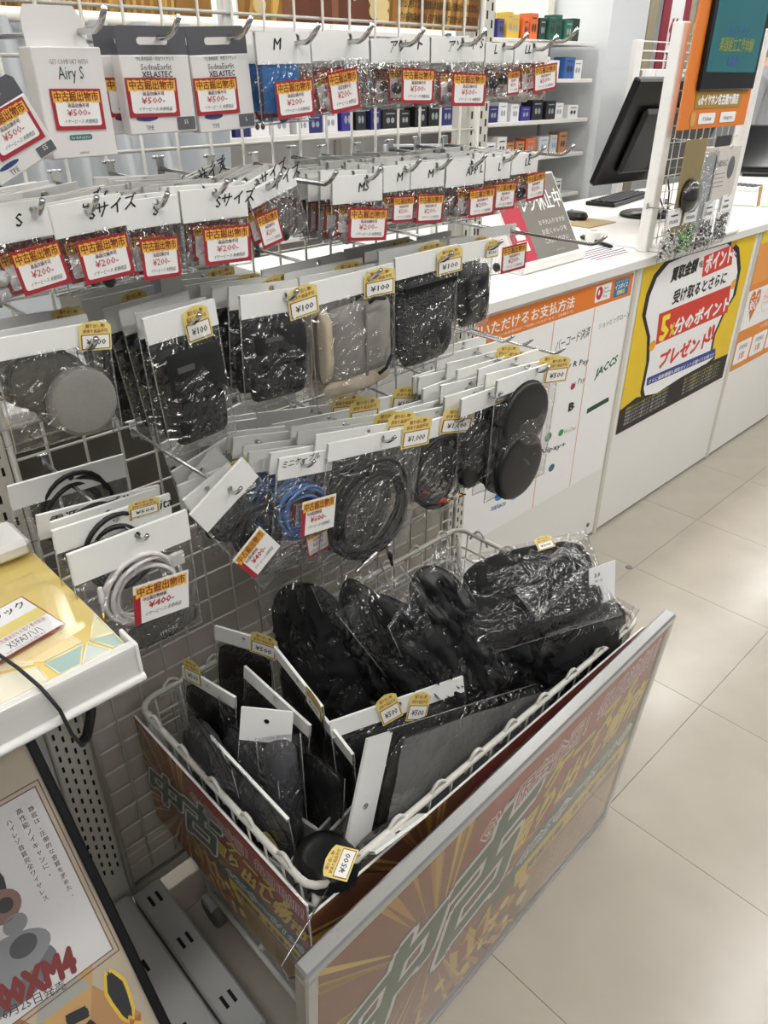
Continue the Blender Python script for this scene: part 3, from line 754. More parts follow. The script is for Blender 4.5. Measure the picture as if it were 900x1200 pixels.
# ---- row three: pouches in big bags --------------------------------------
def fill_pads(t, W, Hh, hd, th):
    gm = pm('grey_mesh_pad', '#8f8d88', .45, metal=.3, var=.1, scale=300, bump=.8, bscale=1500)
    dm = pm('dark_mesh_pad', '#5a564f', .6, var=.15, scale=300, bump=.8, bscale=1500)
    b = MB(); disc(b, -W * .10, -Hh * .44, W * .30, .014, dm, -.008, pm('pad_rim_dark', '#47443f', .5)); b.build('round_pad', t)
    b = MB(); disc(b, W * .14, -Hh * .66, W * .31, .018, gm, .004, pm('pad_rim', '#6f6d69', .4)); b.build('round_pad', t)
def fill_black(seed, mat, ex=7, flap=True, strap=False):
    def f(t, W, Hh, hd, th):
        b = MB(); hh = (Hh - hd) * .86; cy = -hd - (Hh - hd) * .50
        pillow(b, 0, cy, W * .84, hh, th * 1.7, mat, ex, .005, seed); b.build('pouch', t)
        if flap:
            b = MB(); pillow(b, W * .02, cy + hh * .22, W * .80, hh * .5, th * .5, mat, 6, .002, seed + 4, 10, th * .62); b.build('flap', t)
        b = MB(); b.box(-W * .32, W * .3, cy - hh * .02, cy + hh * .015, th * .9, th * 1.0, BLACKP); b.build('seam_band', t)
        b = MB(); b.rrect(-W * .30, cy + hh * .30, -W * .06, cy + hh * .36, .001, th * 1.28, pm('label_grey', '#4d4b4a', .6)); b.build('woven_label', t)
    return f
def fill_grey(t, W, Hh, hd, th):
    b = MB(); hh = (Hh - hd) * .74; cy = -hd - (Hh - hd) * .44
    pillow(b, W * .06, cy, W * .80, hh, th * 1.6, GREYF, 8, .005, 3); b.build('drawstring_pouch', t)
    b = MB(); pillow(b, W * .02, -hd - (Hh - hd) * .86, W * .85, (Hh - hd) * .18, th * 1.2, BEIGEF, 4, .006, 5, 10); b.build('rolled_cloth', t)
    b = MB(); pillow(b, -W * .36, cy + hh * .02, W * .14, hh * .95, th * 1.8, BEIGEF, 5, .004, 8, 10, -.002); b.build('folded_cloth', t)
    b = MB(); b.tube([(W * .10, cy + hh * .5, th), (W * .16, cy + hh * .54, th * 1.1), (W * .3, cy + hh * .5, th)], .0025, BLACKF, 6)
    b.tube([(W * .2, cy - hh * .5, th), (W * .28, cy - hh * .44, th * 1.2), (W * .36, cy - hh * .28, th * 1.2)], .0025, BLACKF, 6); b.build('cord', t)
    b = MB(); b.box(W * .055, W * .075, cy - hh * .48, cy + hh * .48, th * .78, th * .95, pm('fold_shade', '#7b7772', .9)); b.build('fold_shade_strip', t)  # shade of the pouch fold, put on as a darker grey strip
def fill_mesh(t, W, Hh, hd, th):
    m = pm('black_mesh_cloth', '#26272a', .55, var=.2, scale=90)
    nt = m.node_tree; v = nt.nodes.new('ShaderNodeTexVoronoi'); v.inputs['Scale'].default_value = 330
    tc = nt.nodes.new('ShaderNodeTexCoord'); bp = nt.nodes.new('ShaderNodeBump'); bp.inputs['Distance'].default_value = .004; bp.inputs['Strength'].default_value = 1
    nt.links.new(tc.outputs['Object'], v.inputs['Vector']); nt.links.new(v.outputs['Distance'], bp.inputs['Height']); nt.links.new(bp.outputs[0], nt.nodes['Principled BSDF'].inputs['Normal'])
    b = MB(); hh = (Hh - hd) * .92; cy = -hd - (Hh - hd) * .5
    pillow(b, 0, cy, W * .9, hh, th * 1.6, m, 5, .006, 9); b.build('mesh_pouch', t)
    b = MB(); pillow(b, W * .06, cy - hh * .16, W * .55, hh * .42, th * 2.2, BLACKF, 2.4, .002, 2, 12); b.build('oval_case', t)
    b = MB(); b.box(-W * .42, W * .42, cy + hh * .40, cy + hh * .45, th * .5, th * .8, BLACKP); b.build('zip_band', t)
Y3 = .71
R3 = [
 ((-12, 398), (124, 375), (6, 535), (-6, 424), (100, 402), '¥100', ((92, 411), (129, 408), (86, 376)), 'bag with two round grey mesh pads and ¥100 yellow tag', fill_pads, .013, 2, .03),
 ((166, 374), (250, 350), (208, 535), (176, 404), (219, 374), '¥100', ((219, 403), (248, 392), (211, 362)), 'bag with a black flapped pouch and ¥100 tag beside the mesh pads', fill_black(1, BLACKF), .016, 6, .026),
 ((280, 347), (364, 334), (306, 478), (286, 374), (332, 346), '¥100', ((338, 376), (372, 364), (330, 340)), 'bag with a plain black pouch and ¥100 tag beside the grey drawstring pouch', fill_black(2, BLACKF, 8, False), .014, 6, .024),
 ((362, 332), (460, 308), (392, 472), (370, 358), (429, 322), '¥100', ((424, 350), (460, 342), (420, 318)), 'bag with a grey drawstring pouch and ¥100 tag', fill_grey, .014, 4, .026),
 ((462, 303), (536, 286), (478, 435), (466, 328), (512, 302), '¥100', ((509, 324), (539, 316), (505, 294)), 'bag with a black honeycomb mesh pouch and ¥100 tag', fill_mesh, .014, 3, .028),
 ((538, 287), (578, 279), (546, 388), (540, 308), (570, 288), '¥100', ((566, 303), (581, 300), (564, 283)), 'narrow black pouch bag with ¥100 tag before the closed register sign', fill_black(3, BLACKL, 8, False), .012, 3, .026),
]
for k, (tl, tr, bl, hd, hp, pr_, tg, lab, fl_, th, nb, dy) in enumerate(R3):
    bag(Y3, tl, tr, bl, hd, lab, nb, dy, None, hp, 'chrome hook holding the ' + lab.split(' and')[0].split(' with ¥')[0], tags=[(yel(pr_), *tg, .004)], fill=fl_, seed=40 + k, th=th, jit=.008, drift=-.002, droptag=True)
    # copies keep short unique labels
bag(Y3 + .04, (560, 268), (604, 262), (566, 325), (562, 280), 'small bag with a red ¥200 tag hung beside the closed register sign', 0, hookpx=(598, 268), hooklabel='long chrome hook reaching across the closed register sign', tags=[(red('¥200-'), (578, 320), (607, 312), (577, 290), None)], fill=tips('#555555', n=2), hookout=.16, seed=60)

# ---- row four: cables and ear pads ---------------------------------------
WCAB = pm('white_cable', '#d8d4d2', .45, var=.04); BCAB = pm('black_cable', '#19191b', .5, var=.1); UCAB = pm('blue_cable', '#4d6fa3', .45, var=.1)
GOLD = pm('gold_plug', '#c9a24c', .25, 1)
def fill_cable(mat, r, loops, tr, cy=.5, extra=None, seed=1, cx=0., sq=1.):
    def f(t, W, Hh, hd, th):
        b = MB(); y = -hd - (Hh - hd) * cy
        coil(b, W * cx, y, r * W, loops, tr, mat, seed, 0, sq); b.build('cable', t)
        if extra: extra(t, W, Hh, hd, th, y)
    return f
def ex_white(t, W, Hh, hd, th, y):
    b = MB(); M = T(-W * .33, y + W * .12, .004) @ Matrix.Rotation(R(75), 4, 'X') @ Matrix.Rotation(R(-10), 4, 'Y')
    b.lathe([(.0018, -.012), (.0034, -.01), (.0034, .006), (.0018, .007), (.0016, .016), (.0005, .018)], WCAB, 10, M); b.build('jack_plug', t)
    b = MB(); b.lathe([(.0017, 0), (.0017, .012), (.0004, .014)], GOLD, 10, M @ T(0, 0, .018)); b.build('jack_tip', t)
    b = MB(); b.box(W * .30, W * .42, y + W * .10, y + W * .22, -.003, .003, WCAB, bev=.001); b.build('connector', t)
    b = MB(); pillow(b, W * .12, -hd - (Hh - hd) * .86, W * .75, (Hh - hd) * .30, .012, pm('charcoal_pouch', '#4a4744', .7), 2.6, .002, 4, 12, -.004); b.build('pouch', t)
    b = MB(); b.text('1MORE', W * .18, -hd - (Hh - hd) * .90, .006, ink('#d0cfcc'), .004, al='c', rot=.06); b.build('lettering', t)
def ex_big(t, W, Hh, hd, th, y):
    b = MB()
    for dx, a in ((.26, 20), (.02, -60)):
        M = T(W * dx, y - W * .42, .006) @ Matrix.Rotation(R(a), 4, 'Z') @ Matrix.Rotation(R(90), 4, 'X')
        b.lathe([(.003, -.018), (.005, -.016), (.005, .012), (.0032, .014), (.0032, .026), (.001, .03)], CHROME, 12, M)
    b.build('jack_plugs', t)
    for k in range(5):
        a = .5 + k * 1.25; b = MB(); b.box(-.004, .004, -.009, .009, -.009, .009, BLACKP, T(W * .36 * math.cos(a), y + W * .36 * math.sin(a), 0) @ Matrix.Rotation(a, 4, 'Z'), .002); b.build('cable_tie', t)
def fill_rca(t, W, Hh, hd, th):
    b = MB(); coil(b, 0, -hd - (Hh - hd) * .45, W * .36, 5, .0035, BCAB, 9); b.build('cable', t)
    for k, hx in enumerate(('#b52a2a', '#dcdcdc')):
        b = MB(); M = T(W * (.1 + .2 * k), -hd - (Hh - hd) * .82, .006) @ Matrix.Rotation(R(70), 4, 'Y')
        b.lathe([(.003, -.014), (.0048, -.012), (.0048, .004), (.004, .006)], ink(hx), 12, M); b.lathe([(.004, .006), (.004, .014), (.0015, .014), (.0015, .022)], GOLD, 12, M); b.build('plug', t)
def fill_small_pads(t, W, Hh, hd, th):
    for k, (x, y, r) in enumerate(((.02, .48, .40), (-.16, .80, .26))):
        b = MB(); disc(b, W * x, -hd - (Hh - hd) * y, W * r, .014, BLACKL, .002 * k); b.build('ear_pad', t)
def fill_two_pads(t, W, Hh, hd, th):
    for k, (x, y) in enumerate(((-.02, .28), (-.05, .74))):
        b = MB(); disc(b, W * x, -hd - (Hh - hd) * y, W * .36, .016, BLACKL, .002 + .004 * k, BLACKF); b.build('ear_pad', t)
Y4 = .70
bag(Y4, (78, 650), (218, 597), (128, 782), (92, 684), 'bag with a coiled white cable and ¥400 tag above the wagon corner', 0, hookpx=(160, 626), hooklabel='chrome hook carrying the coiled white cable bag',
    tags=[(red('¥400-', True), (150, 726), (213, 704), (139, 684), None)], fill=fill_cable(WCAB, .27, 5, .0028, .34, ex_white, 2, .02), th=.012, seed=70, scribble=None)
for k, (tl, tr, bl, hd, Yq, lab, sc_, yt) in enumerate((
    ((60, 622), (198, 578), (80, 690), (68, 648), .735, 'white header bag handwritten Ac beside the slanted shelf', 'AcPoita', 1),
    ((58, 612), (182, 572), (82, 680), (64, 640), .76, 'plain white header bag hung behind the Ac bag', '', 0),
    ((42, 604), (186, 568), (60, 668), (48, 632), .80, 'white header bag handwritten power cable behind the Ac bag', '電源ケーブル', 0),
    ((8, 570), (144, 532), (24, 640), (14, 598), .87, 'plain white header bag hung close to the grid above the slanted shelf', '', 0))):
    bag(Yq, tl, tr, bl, hd, lab, 0, hookpx=((tl[0] + tr[0]) / 2 + 6, (tl[1] + tr[1]) / 2 + 8), tags=[(yel('¥500'), (tr[0] - 48, tr[1] + 30), (tr[0] - 12, tr[1] + 20), (tr[0] - 54, tr[1] + 12), .003)] if yt else (),
        scribble=[(sc_, .62 if k == 0 else .08, .62, .013, .05)] if sc_ else None, fill=fill_cable(BCAB, .26, 4, .003, .5, None, 5 + k), th=.010, seed=75 + k)
bag(Y4 + .005, (222, 603), (284, 536), (282, 722), (238, 628), 'twisted bag with a black cable and ¥400 tag beside the blue cable', 0, hookpx=(268, 572), hooklabel='chrome hook carrying the twisted black cable bag', yaw=0,
    tags=[(red('¥400-', True), (290, 672), (320, 634), (274, 640), None)], fill=fill_cable(BCAB, .33, 6, .0022, .45, None, 12, .05), th=.012, seed=80)
for k in range(9):
    f_ = k / 8
    a = (214 - 26 * f_ + 16 * (k % 2), 586 - 66 * f_); b_ = (268 + 30 * (k % 3) - 46 * f_, 542 - 70 * f_ + 8 * (k % 2))
    bag(Y4 + .03 + .022 * k, a, b_, (a[0] + 30, a[1] + 70), (a[0] + 10, a[1] + 28), ('plain white header bag in the stack behind the twisted black cable' if k not in (1, 4) else 'yellow tagged header bag in the stack behind the twisted black cable' if k == 1 else 'handwritten header bag in the stack behind the twisted black cable'), 0,
        hookpx=((a[0] + b_[0]) / 2, (a[1] + b_[1]) / 2 + 8), group='bags stacked behind the twisted black cable', scribble=[('TypeC ケーブル', .25, .6, .008, 0)] if k == 4 else None,
        tags=[(yel('¥500'), (b_[0] - 26, b_[1] + 18), (b_[0] - 2, b_[1] + 8), (b_[0] - 30, b_[1] + 2), .003)] if k == 1 else (), fill=fill_cable(BCAB, .3, 3, .0025, .55, None, 30 + k), th=.008, seed=82 + k)
bag(Y4, (326, 537), (390, 526), (334, 668), (329, 562), 'bag with a coiled blue cable and ¥600 tag', 7, .022, None, (353, 541), 'chrome hook carrying the blue cable bag', scribble=[('ミニケーブル', .06, .45, .008, .08)],
    tags=[(red('¥600-', True), (343, 624), (382, 612), (339, 586), None), (red('¥600-'), (360, 655), (386, 640), (357, 624), .002)], fill=fill_cable(UCAB, .36, 6, .0026, .40, None, 4), th=.012, seed=100, drift=-.003, jit=.012)
bag(Y4 - .005, (384, 520), (496, 497), (396, 668), (388, 540), 'bag with a thick coiled black cable and ¥1,000 tag', 5, .026, None, (447, 513), 'chrome hook carrying the thick black cable bag',
    tags=[(yel('¥1,000'), (467, 526), (500, 519), (465, 492), .004)], fill=fill_cable(BCAB, .36, 9, .0034, .54, ex_big, 8), th=.016, seed=101, droptag=True, jit=.008, drift=-.002)
bag(Y4 + .03, (478, 500), (556, 478), (488, 612), (482, 520), 'bag with a plug ended cable and ¥1,000 tag beside the thick black cable', 5, .026, None, (531, 490), 'chrome hook carrying the plug ended cable bag',
    tags=[(yel('¥1,000'), (512, 508), (549, 505), (514, 478), .004)], fill=fill_rca, th=.014, seed=102, droptag=True, jit=.012)
bag(Y4 + .02, (540, 468), (590, 450), (548, 568), (542, 488), 'bag with small black ear pads beside the pair of round pads', 5, .026, None, (572, 462), 'chrome hook carrying the small ear pad bag',
    tags=[(yel('¥500'), (579, 472), (592, 468), (578, 448), .004)], fill=fill_small_pads, th=.012, seed=103, droptag=True, jit=.012)
bag(Y4, (582, 446), (656, 421), (590, 578), (586, 464), 'bag with two large round black ear pads and ¥500 tag', 6, .026, None, (628, 432), 'chrome hook carrying the large round ear pad bag',
    tags=[(yel('¥500'), (634, 450), (661, 446), (629, 425), .004)], fill=fill_two_pads, th=.014, seed=104, droptag=True, jit=.012)
for p, lab in (((612, 402), 'chrome hook end above the stacked ear pad bags'), ((650, 412), 'long bare chrome hook end before the payment notice'), ((590, 398), 'chrome hook behind the yellow tagged header bags')):
    hook(onY(p, .74), .73, lab)

# ================================================================== WAGON CONTENTS
def case_bag(A, zA, B, zB, down, length, hd, label, fill=None, th=.02, tags=(), seed=0, w=None, cat='bag', name='case_bag', side=0):
    """bag in the wagon: header from A to B (photo points at heights zA, zB), hanging along 'down'"""
    a, b_ = onZ(A, zA), onZ(B, zB)
    M = frame((a + b_) / 2, b_ - a, -Vector(down)); W = (b_ - a).length
    t = thing(name, label, cat, M)
    if hd: link('header_card', header_mesh(W, hd, r=.0045), t)
    link('film_pouch', film_mesh(W, length - hd + .004, -hd + .004, th, seed, 13, 16), t)
    if fill: fill(t, W, length, hd, th)
    for me_fn, x, y, ww, hh, ro, z_ in tags: put_tag(me_fn(ww, hh), t, T(x * W, y, z_) @ Matrix.Rotation(R(ro), 4, 'Z'))
    return t
def soft(seed, mat, ex=2.6, k=1.7, fw=.88, fh=.92, wr=.006, nm='soft_case'):
    def f(t, W, L, hd, th):
        b = MB(); pillow(b, 0, -hd - (L - hd) * .5, W * fw, (L - hd) * fh, th * k, mat, ex, wr, seed, 18); b.build(nm, t)
        b = MB(); n = 40; pts = []
        for q in range(n):
            a = 6.2832 * q / n; c, s_ = math.cos(a), math.sin(a); l = (abs(c) ** ex + abs(s_) ** ex) ** (1 / ex)
            pts.append((c / l * W * fw / 2 * 1.005, -hd - (L - hd) * .5 + s_ / l * (L - hd) * fh / 2 * 1.005, 0))
        b.tube(pts, .0022, BLACKP, 6, True); b.build('zip_seam', t)
    return f
def flat(seed, mat): return soft(seed, mat, 8, 1.5, .9, .94, .002, 'flat_case')
DK = pm('maroon_black_case', '#1a1013', .5, var=.2); CHAR = pm('charcoal_case', '#2e2f33', .7, var=.2, scale=80, bump=.3, bscale=700)
DN = (0, 0, -1)
# left half: cases filed upright, headers running towards the aisle
case_bag((252, 733), .66, (320, 752), .655, (0, -.15, -1), .26, .028, 'bag of a maroon black case with ¥500 yellow tag in the wagon', flat(1, DK), .012, [(yel('¥500'), .12, -.03, .048, .046, -4, .004)], 1)
case_bag((322, 757), .665, (378, 828), .65, (.1, 0, -1), .27, .026, 'white header bag with a bent tag between the maroon case and the black pouches', flat(2, BLACKL), .012, [(yel('¥3,000'), .18, -.032, .045, .05, -8, .004)], 2)
case_bag((287, 780), .63, (364, 850), .62, (-.1, 0, -1), .26, .024, 'bag with a long white punched header before the maroon case', flat(3, DK), .014, (), 3)
case_bag((214, 780), .63, (276, 817), .63, (-.12, .1, -1), .24, .022, 'bag with a short white header and yellow tag near the wagon back', flat(4, BLACKL), .014, [(yel('¥500'), -.42, -.02, .04, .045, 5, .004)], 4)
case_bag((374, 832), .615, (414, 884), .61, (.08, 0, -1), .24, .026, 'small white header bag behind the upright white strip', flat(5, BLACKL), .013, (), 5)
case_bag((206, 808), .62, (272, 905), .61, (.1, 0, -1), .26, .0, 'grey bulging film bag standing along the wagon short side', soft(6, CHAR, 2.4), .03, (), 6)
case_bag((256, 818), .62, (326, 918), .60, (.05, 0, -1), .24, .0, 'film bag with rolled charcoal pads inside the left of the wagon', soft(7, CHAR, 2.4), .028, (), 7)
case_bag((246, 862), .60, (338, 960), .585, (.12, 0, -1), .2, .006, 'thin edged film bag with a curled yellow tag', soft(8, CHAR, 2.2), .026, [(yel('¥500'), .22, -.075, .035, .05, -35, .022)], 8)
def roll(t, W, L, hd, th):
    b = MB(); M = T(0, -L * .5, 0) @ Matrix.Rotation(R(90), 4, 'X')
    b.lathe([(W * .1, -L * .42), (W * .38, -L * .40), (W * .42, -L * .1), (W * .42, L * .2), (W * .38, L * .40), (W * .1, L * .42)], CHAR, 24, M); b.build('rolled_pad', t)
case_bag((300, 868), .645, (352, 862), .645, (-.02, -.15, -1), .22, .0, 'crinkled film bag around a standing charcoal roll', roll, .035, (), 9)
case_bag((283, 828), .655, (344, 834), .65, (.05, -.55, -.8), .10, .05, 'loose folded white header flap over the charcoal rolls', None, .004, (), 10)
case_bag((352, 872), .61, (404, 915), .60, (.05, -.05, -1), .2, .0, 'flat black case bag beside the upright white strip', flat(11, BLACKL), .014, (), 11)
# black pouches in the middle
for k, (A, zA, B, zB, dn, L, lab) in enumerate((
    ((300, 690), .70, (392, 672), .76, (-.05, -.25, -.9), .30, 'black soft pouch in film nearest the hanging cable bags'),
    ((366, 690), .74, (446, 660), .78, (.05, -.35, -.85), .30, 'tall wrapped black pouch with long film creases'),
    ((395, 720), .74, (470, 665), .80, (.1, -.3, -.9), .30, 'pointed black pouch in film leaning beside the bent white header'),
    ((458, 690), .76, (522, 640), .80, (.2, -.35, -.85), .30, 'black pouch in film below the thick black cable'),
    ((475, 745), .66, (570, 715), .67, (.0, -.12, -1), .22, 'low black pouch in film behind the curved white header'),
    ((545, 752), .63, (650, 712), .64, (.0, -.05, -1), .22, 'low black pouch in film behind the large grey film bag'))):
    case_bag(A, zA, B, zB, dn, L, 0, lab, soft(20 + k, BLACKL if k % 2 else BLACKF, (2.6, 1.5, 1.35, 2.2, 2.8, 2.8)[k], 1.25, .98, .96, .05), .034, (), 20 + k)
case_bag((386, 846), .625, (542, 792), .625, (.0, -.25, -1), .24, .028, 'curved white punched header bag with two yellow tags', flat(30, BLACKL), .016, [(yel('¥500'), -.14, -.036, .036, .05, 12, .005), (yel('¥500'), .02, -.04, .036, .05, -20, .006)], 30)
# sheet of clear plastic standing between the black pouches
case_bag((455, 735), .74, (522, 622), .80, (.3, -.1, -.9), .16, .0, 'thin clear film sleeve edge standing among the black pouches', None, .003, (), 31)
# large translucent bag along the front, header strip upright at its left end
a, b_ = onY((402, 1000), BY0 + .035), onY((430, 866), BY0 + .055)
M = frame((a + b_) / 2, b_ - a, (-1, -.05, -.12)); W = (b_ - a).length
t = thing('case_bag', 'large grey film bag along the wagon front with an upright white header strip', 'bag', M)
link('header_card', header_mesh(W, .05, -.025, -W * .12, .005), t); link('film_pouch', film_mesh(W * 1.05, .66, -.046, .022, 33, 18, 26), t)
b = MB(); pillow(b, -W * .02, -.21, W * .86, .30, .022, pm('smoke_panel', '#33322f', .35, var=.1), 8, .003, 33, 16); b.build('flat_case', t)
b = MB(); b.text('TM', -W * .2, -.14, .018, ink('#3d4b60'), .014); b.build('emblem', t)
b = MB(); pillow(b, W * .12, -.48, W * .75, .36, .03, BLACKF, 3, .012, 35, 16); b.build('soft_case', t)
b = MB(); b.grid(lambda u, v: ((u - .5) * W * 1.02, -.05 - v * .60, .026 + .008 * nz(u * 3, v * 6, 2.0) - .01 * v), 10, 24, SMOKY); b.build('film_sheet', t)
# big cases lying on top at the right
def lying(A, B, z, width, th, lab, seed, mat, tags=(), name='wrapped_case', lean=(0, -.6, -.5), ex=2.6):
    a, b_ = onZ(A, z), onZ(B, z); M = frame((a + b_) / 2, b_ - a, -Vector(lean)); W = (b_ - a).length
    t = thing(name, lab, 'case', M)
    b = MB(); pillow(b, 0, -width / 2, W * .94, width * .92, th * 1.7, mat, ex, .008, seed, 20); b.build('soft_case', t)
    link('film_pouch', film_mesh(W * 1.03, width * 1.05, .004, th + .004, seed, 18, 16), t)
    for me_fn, x, y, ww, hh, ro, z_ in tags: put_tag(me_fn(ww, hh), t, T(x * W, y, z_) @ Matrix.Rotation(R(ro), 4, 'Z'))
    return t
lying((528, 658), (684, 624), .73, .10, .040, 'long black case in film with a small yellow tag on top of the wagon', 40, BLACKF, [(yel('¥300'), .02, -.03, .034, .024, 4, .050)], lean=(.05, -.75, -.5))
lying((508, 705), (694, 655), .69, .11, .040, 'black case in shiny film lying across the wagon', 41, BLACKF, lean=(.05, -.8, -.5))
lying((480, 775), (700, 696), .60, .10, .035, 'broad black case in film deep in the wagon front', 42, BLACKF, lean=(0, -.35, -.9))
case_bag((640, 745), .615, (742, 712), .60, (0, .1, -1), .2, .0, 'crumpled film bag of a black case in the far wagon corner', soft(50, BLACKF, 2.4, 1.7, .95, .95, .02), .03, (), 50)
case_bag((700, 690), .62, (748, 716), .60, (-.1, 0, -1), .18, .0, 'clear film bag standing at the far wagon end', soft(51, CHAR, 2.4, 1.7, .9, .9, .02), .022, (), 51)
t = thing('label_card', 'white printed card sticking up at the far wagon corner', 'card', frame(onZ((690, 712), .64), onZ((722, 700), .64) - onZ((690, 712), .64), (-.15, .25, 1)))
b = MB(); b.box(0, .06, 0, .075, -.0005, .0005, SHEET); b.build('card', t)
b = MB(); b.text('3.0', .012, .055, .008, ink('#222222'), .0008, bold=.03); b.text('W 12', .012, .044, .006, ink('#222222'), .0008); b.build('lettering', t)
t = thing('film_sleeve', 'silvery stiff film sleeve with a dark insert by the white card', 'sleeve', frame(onZ((625, 720), .70), onZ((695, 650), .73) - onZ((625, 720), .70), (.3, .6, .6)))
b = MB(); b.add([(0, 0, 0), (.15, 0, .004), (.13, .035, .006), (.02, .04, .002)], [(0, 1, 2, 3)], pm('dark_insert', '#1d1e21', .2)); b.build('insert', t)
link('film_pouch', film_mesh(.16, .06, .05, .006, 44), t, T(.075, 0, .006))
a = onZ((345, 1030), .56)
t = thing('oval_case', 'glossy black oval case with a ¥500 tag in the wagon front corner', 'case', frame(onZ((383, 1012), .535), (1, -.1, 0), (.1, 1, -.05)) @ Matrix.Diagonal((.82, .82, .8, 1)))
b = MB(); pillow(b, 0, 0, .10, .12, .06, BLACKP, 2.2, .0, 1, 18); b.build('shell', t)
b = MB(); b.tube([(.051 * math.cos(q * .3142), .061 * math.sin(q * .3142), 0) for q in range(20)], .002, BLACKF, 6, True); b.build('zip_seam', t)
put_tag(tag_yellow('¥500', .058, .046), t, T(-.012, -.078, .05) @ Matrix.Rotation(R(35), 4, 'Z'))
case_bag((440, 1000), .565, (500, 955), .565, (-.1, .6, -.6), .12, .024, 'white punched header lying against the wagon front rim', flat(46, BLACKL), .008, (), 46)
# two open plastic containers in the bottom
def container(A, z, lab, w=.16, d=.10, h=.15, yaw=0):
    t = thing('plastic_container', lab, 'container', T(*onZ(A, z)) @ Matrix.Rotation(R(yaw), 4, 'Z') @ T(0, 0, -h))
    b = MB()
    for x0, x1, y0, y1 in ((-w / 2, w / 2, -d / 2, -d / 2), (-w / 2, w / 2, d / 2, d / 2)): b.add([(x0 * .92, y0, 0), (x1 * .92, y0, 0), (x1, y1, h), (x0, y1, h)], [(0, 1, 2, 3)], HAZED)
    for x in (-w / 2, w / 2): b.add([(x * .92, -d / 2, 0), (x * .92, d / 2, 0), (x, d / 2, h), (x, -d / 2, h)], [(0, 1, 2, 3)], HAZED)
    b.rect(-w * .46, -d / 2, w * .46, d / 2, .001, HAZED); b.build('body', t)
    b = MB(); b.tube([(-w / 2, -d / 2, h), (w / 2, -d / 2, h), (w / 2, d / 2, h), (-w / 2, d / 2, h)], .004, HAZED, 6, True); b.build('rim', t)
    hm = MB(); hm.lathe([(.0045, -.0006), (.0045, .0006)], pm('punched_dark', '#3b3c3c', .7), 10); hm = hm.mesh('punched_hole')
    for i in range(4):
        for j in range(5): link('punched_hole', hm, t, T(-w * .36 + i * w * .24, -d / 2 - .001, .02 + j * .024) @ Matrix.Rotation(R(90), 4, 'X'))
    return t
container((318, 950), .50, 'frosted plastic container with punched holes under the charcoal rolls', .12, .16, .15, 10)
container((375, 935), .50, 'frosted plastic container beside the upright white header strip', .09, .10, .15, 10)

# ================================================================== LEFT: SLANTED GOLD SHELF
SHX1, SHY0, SHY1, SHZ = .215, .592, .925, .962
t = thing('display_shelf', 'shelf covered with a gold and teal faceted print', 'shelf', T(SHX1, SHY0, SHZ))
b = MB(); b.box(-.95, 0, 0, SHY1 - SHY0, -.034, -.004, STEEL, bev=.003); b.build('board', t)
GOLDP = pm('gold_print', '#e0c878', .35, var=.22, scale=9)
b = MB(); b.rect(-.94, .004, -.002, SHY1 - SHY0, -.0035, GOLDP); b.build('print_ground', t)
b = MB(); ln = ink('#f6edcf')
def sp(p): q = onZ(p, SHZ - .003); return (min(-.003, q.x - SHX1), max(.005, q.y - SHY0))
fac = [([(97, 755), (52, 778), (75, 795), (98, 783)], '#9fb8b2'), ([(102, 754), (135, 766), (100, 781)], '#c6d2cb'), ([(105, 750), (147, 735), (160, 752), (139, 764)], '#a9bdb4'), ([(106, 748), (112, 718), (140, 712), (147, 734)], '#dcd9b0'), ([(44, 782), (-40, 800), (-40, 850), (60, 800)], '#e9e4cf'), ([(52, 775), (96, 752), (60, 735), (-20, 780)], '#eed7a0'), ([(-40, 795), (40, 778), (-10, 770)], '#f0dfb4')]
for k, (pp_, hx) in enumerate(fac):
    q = [sp(p) for p in pp_]; b.poly(q, -.003 + k * 1e-5, pm('facet_' + hx.strip('#'), hx, .35, var=.12, scale=14))
    for u, v in zip(q, q[1:] + q[:1]): b.tube([(u[0], u[1], -.0029), (v[0], v[1], -.0029)], .0009, ln, 4)
b.build('facets', t)
b = MB(); b.box(-.95, .004, -.012, -.002, -.04, .002, WHITEP); b.tube([(-.95, -.013, -.038), (.004, -.013, -.038)], .005, WHITEP, 8); b.tube([(-.95, -.008, .001), (.004, -.008, .001)], .003, WHITEP, 8); b.build('price_rail', t)
b = MB(); b.box(0, .004, -.014, .02, -.042, .004, WHITEP, bev=.001); b.build('end_cap', t)
b = MB(); b.rect(-.95, -.014, .0, -.0135, -.01, ACRYL); b.add([(-.95, -.0135, -.036), (0, -.0135, -.036), (0, -.0135, .001), (-.95, -.0135, .001)], [(0, 1, 2, 3)], ACRYL); b.build('clear_strip', t)
